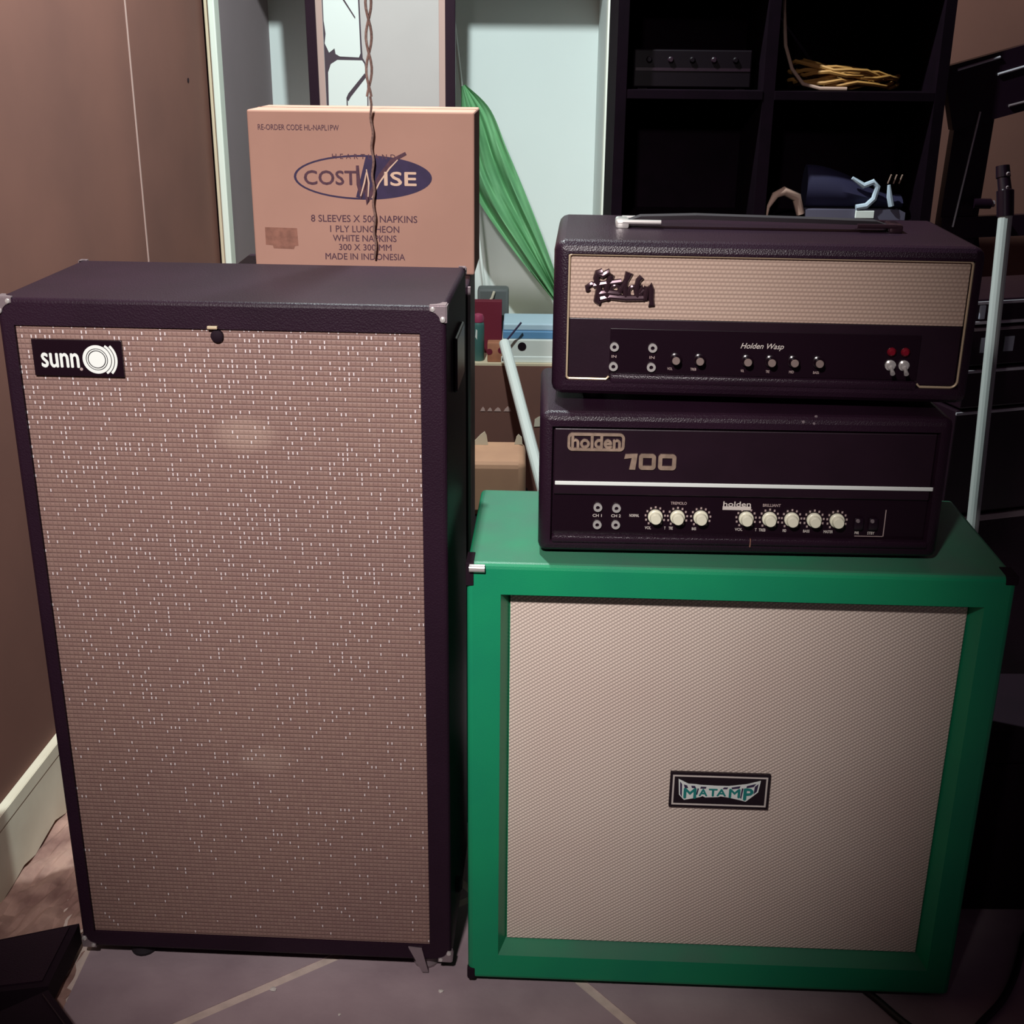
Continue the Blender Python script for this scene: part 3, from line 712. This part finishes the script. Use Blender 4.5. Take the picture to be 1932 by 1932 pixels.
def ell(n, a0, a1, ra, rb, cx_=-0.2555, cz_=1.2165): return [cc(cx_ + ra * math.cos(a0 + (a1 - a0) * k / n), cz_ + rb * math.sin(a0 + (a1 - a0) * k / n)) for k in range(n + 1)]
def oval(bm):
    A = ell(48, 0, 2 * PI, 0.1165, 0.0365)[:-1]; B = ell(48, 0, 2 * PI, 0.1125, 0.0335)[:-1]
    va = [[bm.verts.new((x, y, z)) for x, z in P] for P in (A, B) for y in (-0.0003, 0.0)]
    for k in range(48):
        c = (k + 1) % 48
        for i, j in ((0, 2), (2, 3), (3, 1), (1, 0)): bm.faces.new((va[i][k], va[i][c], va[j][c], va[j][k]))
part('print_oval', 'carton_navy', t, oval)
half = ell(30, -1.45, 1.50, 0.1165, 0.0365)
part('print_oval_fill', 'carton_navy', t, lambda bm: plate(bm, [cc(-0.268, 1.184)] + half + [cc(-0.249, 1.2525)], -0.0004, 0.0))
ctext('COST', -0.3545, -0.2660, 1.2040, 1.2268, bold=0.03)
ctext('ISE', -0.2190, -0.1655, 1.2040, 1.2260, 'carton_light', -0.0004, bold=0.03)
def swoosh(pts, w):
    def f(bm):
        L = []; R_ = []
        for i, (x, z) in enumerate(pts):
            a = Vector(pts[max(i - 1, 0)]); b_ = Vector(pts[min(i + 1, len(pts) - 1)]); d = (b_ - a).normalized()
            ww = w * (0.35 + 0.65 * math.sin(PI * (0.15 + 0.7 * i / (len(pts) - 1))))
            L.append(cc(x - d.y * ww, z + d.x * ww)); R_.append(cc(x + d.y * ww, z - d.x * ww))
        for i in range(len(L) - 1):
            bm.faces.new([bm.verts.new((x, -0.0007, z)) for x, z in (L[i], L[i + 1], R_[i + 1], R_[i])])
    return f
part('print_brush_stroke', 'carton_ink', t, swoosh([(-0.2640, 1.2360), (-0.2630, 1.2050), (-0.2580, 1.1830), (-0.2540, 1.1990), (-0.2495, 1.2200)], 0.0038))
part('print_brush_stroke', 'carton_ink', t, swoosh([(-0.2480, 1.2230), (-0.2500, 1.1960), (-0.2480, 1.1740), (-0.2420, 1.1900), (-0.2250, 1.2200), (-0.2060, 1.2440), (-0.1820, 1.2565)], 0.0042))
for pts in ([(-0.2600, 1.1860), (-0.2530, 1.2080), (-0.2490, 1.2260)], [(-0.2410, 1.1830), (-0.2280, 1.2080), (-0.2100, 1.2320), (-0.1960, 1.2460)], [(-0.2490, 1.2300), (-0.2455, 1.2080), (-0.2475, 1.1850)]):
    part('print_highlight', 'carton_light', t, lambda bm: [swoosh(pts, 0.0013)(bm), [setattr(v_.co, 'y', v_.co.y - 0.0004) for v_ in bm.verts]])
sx0, sz0 = cc(-0.426, 1.1005); sx1, sz1 = cc(-0.370, 1.1320)
part('print_patch', 'carton_smudge', t, lambda bm: plate(bm, [(sx0, sz0 + 0.002), (sx0 + 0.012, sz0 + 0.001), (sx0 + 0.013, sz0 - 0.004), (sx1 - 0.008, sz0 - 0.005), (sx1 - 0.006, sz0), (sx1, sz0 + 0.001), (sx1 - 0.001, sz1 - 0.001), (sx0, sz1)], -0.0003, 0.0))

# hanging twine in front of the carton, two strands twisted above it
bm = bmesh.new()
for ph in (0, PI):
    pts = []
    for k in range(120):
        z = 2.40 - (2.40 - 1.345) * k / 119
        s = 0.0045 if z > 1.33 else 0.002
        pts.append((-0.2420 + 0.006 * math.sin(z * 5) + s * math.cos(k * 0.55 + ph), 2.128 + s * math.sin(k * 0.55 + ph), z))
    tube(bm, pts, 0.0022, 6)
pts = [(-0.2380 + 0.0015 * math.sin(k * 0.9), 2.128 + 0.012 * min(1, k / 6), 1.345 - 0.262 * k / 40) for k in range(41)]
pts = [(x, min(y, 2.1445), z) for x, y, z in pts]
tube(bm, pts, 0.0021, 6)
tag(obj('twine', bm, 'twine', smooth=True), 'brown twisted twine hanging down in front of the carton', 'string')

# ------------------------------------------------------------------ things in the niche
SILL = 0.590
lean = math.atan2(3.60 - 3.448, 1.24)
t = thing('framed_picture', 'tall picture in black frame with pink mount, leaning in the white niche', 'picture', (-0.5650, 3.615, SILL + 0.0015))
t.rotation_euler = (lean, 0, 0)
t.rotation_euler = (lean, 0.0105, 0)
PW, PH = 0.393, 1.20
def frm(bm):
    for a in ((0, 0.026, 0, PH), (PW - 0.027, PW, 0, PH), (0.026, PW - 0.027, 0, 0.026), (0.026, PW - 0.027, PH - 0.026, PH)):
        box(bm, a[0], a[1], 0, 0.022, a[2], a[3], 0.002)
part('frame', 'frame_black', t, frm)
part('mount', 'mat_pink', t, lambda bm: box(bm, 0.025, PW - 0.026, 0.010, 0.016, 0.025, PH - 0.025))
pr = part('print', 'print_grey', t, lambda bm: box(bm, 0.043, PW - 0.044, 0.008, 0.0105, 0.043, PH - 0.043))
def bxy(x0, z0): return x0, z0
for i, (nm, m_, poly) in enumerate((
    ('print_shape', 'print_line', [(0.044, 0.60), (0.1545, 0.60), (0.1580, 0.745), (0.1525, 0.792), (0.1460, 0.803), (0.1440, 0.850), (0.1400, 1.10), (0.044, 1.10)]),
    ('print_shape', 'print_white', [(0.048, 0.60), (0.152, 0.60), (0.1555, 0.745), (0.1500, 0.788), (0.1440, 0.797), (0.078, 0.797), (0.060, 0.786), (0.052, 0.765)]),
    ('print_shape', 'print_white', [(0.0475, 1.10), (0.0465, 0.895), (0.050, 0.862), (0.0465, 0.838), (0.057, 0.815), (0.072, 0.826), (0.074, 0.812), (0.085, 0.806), (0.136, 0.8045), (0.1405, 0.815), (0.1365, 1.10)]),
    ('print_stroke', 'print_line', [(0.098, 0.700), (0.104, 0.712), (0.150, 0.765), (0.1535, 0.755), (0.110, 0.703), (0.1035, 0.692)]),
    ('print_stroke', 'print_line', [(0.098, 0.60), (0.1005, 0.60), (0.1015, 0.700), (0.0985, 0.700)]),
    ('print_stroke', 'print_line', [(0.078, 1.04), (0.082, 0.980), (0.130, 0.905), (0.1295, 0.901), (0.078, 0.978), (0.074, 1.04)]))):
    part(nm, m_, pr, lambda bm: plate(bm, poly, 0.0074 - 0.0004 * i, 0.0081))

t = thing('flag', 'green folded cloth flag on a thin white pole standing in the niche', 'flag', (0, 0, 0))
FY = 3.75
part('pole', 'pole_white', t, lambda bm: tube(bm, [(-0.075, FY + 0.02, SILL + 0.001), (-0.1835, FY + 0.02, 1.53)], 0.0045, 10), True)
Rg = [(-0.1460, 1.318), (-0.075, 1.253), (-0.026, 1.144), (0.026, 1.025), (0.078, 0.900), (0.140, 0.740), (0.185, 0.640)]
Lf = [(-0.1580, 1.312), (-0.155, 1.175), (-0.136, 1.055), (-0.091, 0.967), (0.006, 0.838), (0.116, 0.704), (0.165, 0.640)]
def interp(P, s):
    s *= len(P) - 1; i = min(int(s), len(P) - 2); f = s - i
    p0, p1, p2, p3 = (Vector(P[max(i - 1, 0)]), Vector(P[i]), Vector(P[i + 1]), Vector(P[min(i + 2, len(P) - 1)]))
    return 0.5 * ((2 * p1) + (p2 - p0) * f + (2 * p0 - 5 * p1 + 4 * p2 - p3) * f * f + (3 * p1 - p0 - 3 * p2 + p3) * f ** 3)
def cloth(bm):
    ns, nc = 40, 40; sides = []
    for off in (0.0, 0.003):
        g_ = []
        for i in range(ns + 1):
            s = i / ns; a, b_ = interp(Lf, s), interp(Rg, s); row_ = []
            for j in range(nc + 1):
                c = j / nc; p_ = a + (b_ - a) * c
                amp = 0.020 * min(1, s * 3 + 0.15)
                dy = amp * (math.sin(c * 11 + s * 3.0) + 0.6 * math.sin(c * 23 - s * 4 + 1) + 0.25 * math.sin(c * 47 + s * 9))
                row_.append(bm.verts.new((p_.x, FY - 0.012 + dy * 0.8 + off, p_.y)))
            g_.append(row_)
        sides.append(g_)
    for g_ in sides:
        for i in range(ns):
            for j in range(nc): bm.faces.new((g_[i][j], g_[i][j + 1], g_[i + 1][j + 1], g_[i + 1][j]))
    A, B = sides
    for i in range(ns):
        for j in (0, nc): bm.faces.new((A[i][j], A[i + 1][j], B[i + 1][j], B[i][j]))
    for j in range(nc):
        for i in (0, ns): bm.faces.new((A[i][j], A[i][j + 1], B[i][j + 1], B[i][j]))
part('cloth', 'flag_green', t, cloth, True)

t = thing('spray_bottle', 'teal plastic bottle with a pink cap on the niche sill', 'bottle', (-0.1000, 3.44, SILL))
part('body', 'bottle_teal', t, lambda bm: lathe(bm, [(0.0155, 0.0), (0.0170, 0.004), (0.0170, 0.100), (0.0155, 0.108), (0.014, 0.110)], (0, 0, 0), 'z', 20), True)
part('cap', 'cap_pink', t, lambda bm: lathe(bm, [(0.0160, 0.110), (0.0165, 0.122), (0.013, 0.130), (0.006, 0.1325)], (0, 0, 0), 'z', 20), True)
part('label', 'box_white', t, lambda bm: plate(bm, [(-0.008, 0.070), (-0.003, 0.062), (-0.002, 0.088), (-0.006, 0.092)], -0.0176, -0.0165))
t = thing('clay_holder', 'orange clay block with dark round holes on the sill', 'holder', (-0.0480, 3.435, SILL))
part('body', 'orange_clay', t, lambda bm: box(bm, -0.026, 0.024, -0.020, 0.020, 0.0, 0.056, 0.004), True)
for x, z in ((-0.020, 0.030), (0.012, 0.034)):
    part('hole', 'red_card', t, lambda bm: lathe(bm, [(0.0085, 0.0), (0.0085, 0.001)], (x, -0.0198, z), '-y', 16))
bm = bmesh.new(); box(bm, -0.115, -0.035, 3.530, 3.560, SILL, SILL + 0.150, 0.002)
tag(obj('red_folder', bm, 'red_card'), 'dark red folder standing upright behind the teal bottle', 'folder')
t = thing('tape_dispenser', 'grey green square canister with a pale handle on the sill', 'canister', (-0.052, 3.60, SILL))
part('body', 'grey_green', t, lambda bm: box(bm, -0.055, 0.036, 0.0, 0.060, 0.0, 0.172, 0.008), True)
part('handle', 'paper', t, lambda bm: tube(bm, [(-0.024, -0.004, 0.130), (-0.012, -0.008, 0.148), (-0.006, -0.004, 0.166)], 0.004, 8), True)
t = thing('storage_box', 'white box with a blue lid band and black finger hole on sill', 'box', (0.075, 3.47, SILL))
part('body', 'box_white', t, lambda bm: box(bm, -0.108, 0.10, -0.055, 0.10, 0.0, 0.066, 0.004), True)
part('base_rim', 'pole_white', t, lambda bm: box(bm, -0.110, 0.102, -0.057, 0.102, 0.0, 0.018, 0.002))
part('lid_band', 'blue', t, lambda bm: box(bm, -0.106, 0.098, -0.050, 0.10, 0.066, 0.088, 0.003))
part('lid', 'blue_pale', t, lambda bm: box(bm, -0.104, 0.096, -0.045, 0.098, 0.088, 0.108, 0.004))
part('finger_hole', 'plastic_black', t, lambda bm: lathe(bm, [(0.012, 0.0), (0.012, 0.001)], (-0.052, -0.055, 0.046), '-y', 20))
bm = bmesh.new(); tube(bm, [(0.020, 3.395, SILL + 0.118), (-0.026, 3.393, SILL + 0.060), (-0.030, 3.392, SILL + 0.010)], 0.0028, 6)
tag(obj('marker_pen', bm, 'carton_navy', smooth=True), 'dark blue pen leaning against the white box', 'pen')

# below the niche
bm = bmesh.new(); box(bm, -0.42, 0.032, 2.80, 2.972, 0.36, 0.50, 0.018, 3)
tag(obj('cardboard_tray', bm, 'tan_board', smooth=True), 'tan cardboard tray with rounded edge on a dark crate', 'tray')
t = thing('crate', 'black crate under the tan cardboard tray', 'crate', (-0.45, 2.72, 0))
part('body', 'black_matte', t, lambda bm: box(bm, 0.0, 0.49, 0, 0.30, 0.0, 0.3595, 0.005))
part('rim', 'black_vinyl', t, lambda bm: box(bm, -0.006, 0.496, -0.006, 0.0, 0.31, 0.358, 0.002))
for k, (x, w, h, s) in enumerate(((-0.082, 0.042, 0.034, 0.8), (0.014, 0.020, 0.026, 0.5))):
    bm = bmesh.new(); plate(bm, [(x - w / 2, 0.5003), (x + w / 2, 0.5003), (x + w * 0.42, 0.5003 + h * 0.7), (x + w * (s - 0.5), 0.5003 + h), (x + w * (s - 0.75), 0.5003 + h * 0.75)], 2.930 + 0.006 * k, 2.934 + 0.006 * k)
    tag(obj('paper_scrap', bm, 'paper'), ('large torn cream paper scrap standing on the tan tray', 'narrow torn paper scrap standing on the tan tray')[k], 'paper', 'paper scraps on the tray')

bm = bmesh.new(); plate(bm, [(0.060, 0.408), (0.100, 0.410), (0.098, 0.440), (0.074, 0.438), (0.062, 0.430)], 3.3975, 3.3995)
tag(obj('pinned_note', bm, 'paper'), 'cream paper note pinned low on the brown wall under the niche', 'paper')
bm = bmesh.new(); A = Vector((0.235, 2.07, 0.016)); B = Vector((-0.026, 3.372, 0.655)); tube(bm, [A, B], 0.0150, 14)
t = thing('white_stick', 'white round stick leaning back onto the niche sill', 'stick', (0.235, 2.07, 0.0))
o = obj('shaft', bm, 'pole_white', t, True); o.location = (-0.235, -2.07, 0)
part('end_cap', 'plastic_black', t, lambda bm: lathe(bm, [(0.0145, 0.0), (0.0155, 0.008), (0.0145, 0.026)], (0, 0.004, 0), 'z', 14), True)

# ------------------------------------------------------------------ dark shelf unit and what stands on it
t = thing('shelf_unit', 'black open shelf unit with a centre divider against the brown wall', 'shelf', (0, 2.70, 0))
part('side_panel', 'black_wood', t, lambda bm: box(bm, 0.204, 0.226, 0, 0.25, 0, 1.56))
part('side_panel', 'black_wood', t, lambda bm: box(bm, 0.862, 0.884, 0, 0.25, 0, 1.56))
part('divider', 'black_wood', t, lambda bm: box(bm, 0.508, 0.532, 0.004, 0.242, 0, 1.541))
part('back_panel', 'black_wood', t, lambda bm: box(bm, 0.226, 0.862, 0.242, 0.250, 0, 1.541))
for z in (1.56, 1.342, 1.078, 0.70, 0.30):
    for x0, x1 in ((0.226, 0.508), (0.532, 0.862)):
        part('shelf_board', 'black_wood', t, lambda bm: box(bm, x0, x1, 0.002, 0.242, z - 0.018, z, 0.001))
t = thing('rack_unit', 'black rack effects unit with two knob rows on the shelf', 'audio unit', (0.245, 2.755, 1.342))
part('body', 'rack_black', t, lambda bm: box(bm, 0, 0.245, 0, 0.165, 0.003, 0.078, 0.003))
part('front_groove', 'black_panel', t, lambda bm: box(bm, 0.003, 0.242, -0.0015, 0.001, 0.036, 0.042))
for k in range(5):
    part('knob', 'black_panel' if k in (1, 3) else 'rack_black', t, lambda bm: lathe(bm, [(0.006, 0.0), (0.006, 0.006), (0.004, 0.008)], (0.03 + 0.045 * k, 0, 0.058), '-y', 12), True)
for x in (0.02, 0.225): part('foot', 'rubber', t, lambda bm: box(bm, x - 0.01, x + 0.01, 0.01, 0.15, 0, 0.0035))
bm = bmesh.new(); pts = []
for k in range(260):
    a = k * 0.30; r = 0.072 + 0.022 * math.sin(k * 0.37)
    pts.append((0.700 + r * math.cos(a) * 1.25, 2.82 + r * 0.75 * math.sin(a), 1.348 + 0.042 * (k / 260) * (0.9 + 0.35 * math.cos(a * 1.03 + 1)) + 0.004 * math.sin(k * 1.9)))
tube(bm, pts, 0.0042, 6)
tag(obj('coiled_cord', bm, 'yellow_cord', smooth=True), 'yellow brown cord coiled in a heap on the shelf', 'cord')
bm = bmesh.new(); tube(bm, [(0.546, 2.76, 1.5415), (0.549, 2.76, 1.50), (0.558, 2.76, 1.43), (0.575, 2.76, 1.385), (0.600, 2.755, 1.355), (0.635, 2.75, 1.3465), (0.69, 2.745, 1.3462)], 0.0038, 8)
tag(obj('rope_end', bm, 'beige', smooth=True), 'pale cord hanging down the divider onto the shelf', 'cord')

def shoe(name, label, x, y, z, L, m1, m2):
    t = thing(name, label, 'shoe', (x, y, z))
    def sole(bm):
        plate(bm, [(0, 0), (L, 0), (L, 0.016), (L * 0.94, 0.022), (0, 0.020)], 0, 0.085)
    part('sole', m2, t, sole)
    def upper(bm):
        secs = []
        for k in range(13):
            s = k / 12; h = 0.030 + 0.062 * max(0, math.cos(s * 1.75)) ** 1.3; w = 0.034 + 0.009 * math.sin(s * PI); cy = 0.0425
            ring = []
            for q in range(14):
                a = 2 * PI * q / 14; ring.append(bm.verts.new((L * (0.01 + 0.97 * s), cy + math.cos(a) * w * (1 - 0.25 * max(0, math.sin(a))), 0.020 + max(0, (math.sin(a) * 0.5 + 0.5)) * h)))
            secs.append(ring)
        for A, B in zip(secs, secs[1:]):
            for q in range(14): bm.faces.new((A[q], A[(q + 1) % 14], B[(q + 1) % 14], B[q]))
        bm.faces.new(secs[0]); bm.faces.new(secs[-1])
    part('upper', m1, t, upper, True)
    return t
t = shoe('sneaker', 'navy sneaker with pale blue stripes on the lower shelf', 0.628, 2.745, 1.0785, 0.215, 'shoe_blue', 'shoe_sole')
for pts in ([(0.092, 0.088), (0.118, 0.072), (0.138, 0.080), (0.148, 0.070), (0.143, 0.045), (0.128, 0.030), (0.106, 0.026)], [(0.172, 0.074), (0.176, 0.050), (0.182, 0.030)]):
    part('stripe', 'shoe_white', t, lambda bm: tube(bm, [(x, -0.0035, z) for x, z in pts], [0.0035 + 0.003 * (i > 0) for i in range(len(pts))], 8), True)
part('heel_tag', 'white_print', t, lambda bm: box(bm, 0.106, 0.146, -0.008, -0.001, 0.004, 0.020, 0.001))
for x in (0.176, 0.188, 0.200): part('lace', 'beige', t, lambda bm: tube(bm, [(x, 0.02, 0.075), (x + 0.003, 0.012, 0.094)], 0.0016, 6))
bm = bmesh.new(); tube(bm, [(0.540, 2.73, 1.0805), (0.543, 2.73, 1.105), (0.556, 2.73, 1.130), (0.575, 2.735, 1.138), (0.606, 2.75, 1.124), (0.618, 2.75, 1.0885)], [0.0025, 0.004, 0.008, 0.010, 0.011, 0.009], 10)
tag(obj('fabric_strap', bm, 'beige', smooth=True), 'beige webbing strap bent over on the lower shelf', 'strap')

# ------------------------------------------------------------------ right side: stand, pole, stacked gear
t = thing('folding_stand', 'black folding stand of crossed flat bars leaning beside the shelf', 'stand', (0, 0, 0))
def bar(bm, p, q, w, th):
    p, q = Vector(p), Vector(q); d = (q - p).normalized(); s = d.cross(Vector((0, 1, 0))).normalized() * w / 2; n = Vector((0, 1, 0)) * th / 2
    A = [bm.verts.new(p + a * s + b_ * n) for a, b_ in ((-1, -1), (1, -1), (1, 1), (-1, 1))]; B = [bm.verts.new(q + a * s + b_ * n) for a, b_ in ((-1, -1), (1, -1), (1, 1), (-1, 1))]
    bm.faces.new(A); bm.faces.new(B)
    for k in range(4): bm.faces.new((A[k], A[(k + 1) % 4], B[(k + 1) % 4], B[k]))
part('leg_bar', 'plastic_black', t, lambda bm: bar(bm, (0.982, 2.80, 1.34), (0.9275, 2.755, 0.0), 0.082, 0.03))
part('leg_bar', 'plastic_black', t, lambda bm: bar(bm, (1.03, 2.91, 1.07), (1.26, 2.92, 0.0), 0.05, 0.02))
part('cross_bar', 'plastic_black', t, lambda bm: bar(bm, (0.905, 2.76, 1.328), (1.300, 2.76, 1.440), 0.130, 0.03))
part('lower_bar', 'plastic_black', t, lambda bm: bar(bm, (0.930, 2.77, 1.060), (1.300, 2.77, 1.078), 0.045, 0.02))
part('edge_strip', 'alu', t, lambda bm: tube(bm, [(0.9735, 2.74, 1.304), (0.9475, 2.74, 1.066)], 0.0022, 8))
part('bar_highlight', 'alu', t, lambda bm: tube(bm, [(0.915, 2.742, 1.386), (1.000, 2.742, 1.412)], 0.0028, 8))  # pale tubes stand in for the highlights along the cross bar
part('bar_highlight', 'alu', t, lambda bm: tube(bm, [(1.000, 2.742, 1.378), (1.080, 2.742, 1.402)], 0.0028, 8))
part('bar_highlight', 'steel', t, lambda bm: tube(bm, [(1.032, 2.742, 1.316), (1.10, 2.742, 1.334)], 0.0028, 8))
kn = part('clamp_knob', 'plastic_black', t, lambda bm: tube(bm, [(0.985, 2.74, 1.116), (1.022, 2.74, 1.116)], 0.011, 12), True)
part('knob_bolt', 'steel', kn, lambda bm: tube(bm, [(1.022, 2.74, 1.116), (1.030, 2.74, 1.116)], 0.007, 8))

t = thing('tripod_pole', 'pale grey upright pole with a black clamp at its top', 'pole', (0.8535, 2.085, 0))
def seg(p): return Vector(p) - Vector((0.8535, 2.085, 0))
P0, P1, P2 = (0.8535, 2.085, 0.0), (0.888, 2.30, 1.148), (0.8795, 2.333, 1.226)
P0v, P1v = seg(P0), seg(P1)
part('shaft', 'pole_grey', t, lambda bm: tube(bm, [P0v + Vector((0, 0, 0.012)), P1v], [0.0105, 0.0125], 14), True)
part('foot', 'rubber', t, lambda bm: lathe(bm, [(0.016, 0.0), (0.017, 0.006), (0.0135, 0.030)], (0, 0.003, 0), 'z', 14), True)
cl = part('clamp', 'plastic_black', t, lambda bm: tube(bm, [P1v - Vector((0, 0, 0.004)), P1v + Vector((-0.003, 0.010, 0.040)), P1v + Vector((-0.0032, 0.011, 0.0405)), P1v + Vector((-0.0055, 0.020, 0.062)), P1v + Vector((-0.006, 0.0205, 0.0625)), P1v + Vector((-0.008, 0.026, 0.082))], [0.0150, 0.0155, 0.0120, 0.0115, 0.0130, 0.0120], 14), True)
for dz, r in ((0.047, 0.0032), (0.070, 0.004)):
    part('clamp_screw', 'steel', cl, lambda bm: lathe(bm, [(r, 0.0), (r * 0.7, 0.002)], P1v + Vector((-0.004, -0.002 + dz * 0.24 - 0.0105, dz)), '-y', 10))

ang = 0.30
gear = (('black power amplifier at the bottom of the gear stack', 0.520, 0.228), ('black audio deck second from the bottom of the gear stack', 0.749, 0.085), ('black mixer with pale label squares in the gear stack', 0.835, 0.083), ('black flat unit with silver edge, topmost of the gear stack', 0.919, 0.053))
t = thing('flight_case', 'black flight case on the floor under the gear stack', 'case', (0.885, 2.40, 0), ang)
part('body', 'black_vinyl', t, lambda bm: box(bm, 0, 0.46, 0, 0.24, 0, 0.5195, 0.006))
part('edge_trim', 'steel', t, lambda bm: box(bm, -0.002, 0.462, -0.002, 0.004, 0.505, 0.5185, 0.001))
for i, (lb, z, hh) in enumerate(gear):
    t = thing('audio_unit', lb, 'audio unit', (0.888 + 0.006 * (i % 2), 2.405, z), ang, None)
    part('body', 'black_panel', t, lambda bm: box(bm, 0, 0.44, 0, 0.22, 0.003, hh, 0.003))
    part('foot', 'rubber', t, lambda bm: box(bm, 0.02, 0.42, 0.02, 0.20, 0, 0.0035))
    for zz in ((hh - 0.006,) if i != 3 else (0.007, hh - 0.007)):
        part('edge_trim', 'alu' if i != 2 else 'steel', t, lambda bm: box(bm, -0.001, 0.441, -0.003, 0.0005, zz - 0.003, zz + 0.003, 0.001))
    if i == 2:
        for x in (0.045, 0.100, 0.155): part('label_square', 'label_grey', t, lambda bm: box(bm, x - 0.011, x + 0.011, -0.002, 0.0005, 0.030, 0.060))
    if i == 3:
        part('side_grip', 'label_grey', t, lambda bm: box(bm, 0.012, 0.026, -0.004, 0.0005, 0.014, 0.042, 0.002))

# ------------------------------------------------------------------ floor things
t = thing('shade_case', 'low black case placed beside the green cabinet to shade the floor', 'case', (0.775, 1.815, 0))  # black case added here to keep the bulb's light off the floor
part('body', 'black_matte', t, lambda bm: box(bm, 0, 0.62, 0, 0.21, 0.0, 0.30, 0.006))
part('lid', 'black_matte', t, lambda bm: box(bm, -0.004, 0.624, -0.004, 0.214, 0.301, 0.36, 0.006))
part('latch', 'plastic_black', t, lambda bm: box(bm, 0.10, 0.14, -0.008, 0.0, 0.27, 0.33, 0.002))
bm = bmesh.new()
cp = [(0.5745, 1.609), (0.580, 1.600), (0.592, 1.582), (0.625, 1.527), (0.665, 1.495), (0.705, 1.502), (0.741, 1.537), (0.790, 1.585), (0.830, 1.640), (0.862, 1.695), (0.90, 1.755), (0.97, 1.785), (1.12, 1.79), (1.35, 1.785)]
pts = []
for k in range(97):
    s = k / 96; q = interp(cp, s); pts.append((q.x, q.y, 0.0062 if True else 0))
tube(bm, pts, 0.0060, 10)
tag(obj('power_cable', bm, 'cable', smooth=True), 'black cable looping across the floor beside the green cabinet', 'cable')

t = thing('pedal_case', 'flat black case lying on the earth strip by the white baseboard', 'case', (-0.712, 1.690, 0.012))
def pc(bm):
    plate(bm, [(0, 0), (0.0, -0.147), (-0.20, -0.185), (-0.145, -0.052)], 0, 0.04)
    for v_ in bm.verts: v_.co = Vector((v_.co.x, v_.co.z, v_.co.y))
part('body', 'black_matte', t, pc)
def pl_(bm):
    plate(bm, [(-0.012, -0.012), (-0.012, -0.138), (-0.19, -0.172), (-0.145, -0.060)], 0.0395, 0.043)
    for v_ in bm.verts: v_.co = Vector((v_.co.x, v_.co.z, v_.co.y))
part('lid', 'black_vinyl', t, pl_)
t = thing('equipment_bag', 'black square equipment bag on the floor in front of the flat case', 'bag', (-0.709, 1.535, 0.0))
def bg_(bm):
    plate(bm, [(0, 0), (0.145, -0.165), (-0.05, -0.34), (-0.205, -0.17)], 0.006, 0.052)
    for v_ in bm.verts: v_.co = Vector((v_.co.x, v_.co.z, v_.co.y))
part('body', 'black_matte', t, bg_)
def zip_(bm): tube(bm, [(-0.004, -0.012, 0.053), (0.132, -0.166, 0.053), (-0.05, -0.328, 0.053)], 0.002, 6)
part('zipper', 'black_panel', t, zip_)
part('base', 'rubber', t, lambda bm: box(bm, -0.12, 0.06, -0.22, -0.12, 0, 0.0065))

chips = [(-0.376, 1.598, 0.0060), (-0.106, 1.598, 0.0045), (-0.262, 1.545, 0.0028)]
for k, (x, y, r) in enumerate(chips):
    bm = bmesh.new(); bmesh.ops.create_icosphere(bm, subdivisions=1, radius=r)
    for v_ in bm.verts: v_.co = Vector((v_.co.x * random.uniform(0.8, 1.2) + x, v_.co.y * random.uniform(0.7, 1.2) + y, max(v_.co.z * 0.45, -r * 0.3) + r * 0.3))
    tag(obj('paint_chip', bm, 'chip'), ('largest white paint chip on floor below the tall cabinet', 'white paint chip on floor between the two cabinets', 'tiny white paint chip on the open concrete floor')[k], 'chip', 'paint chips on the floor')
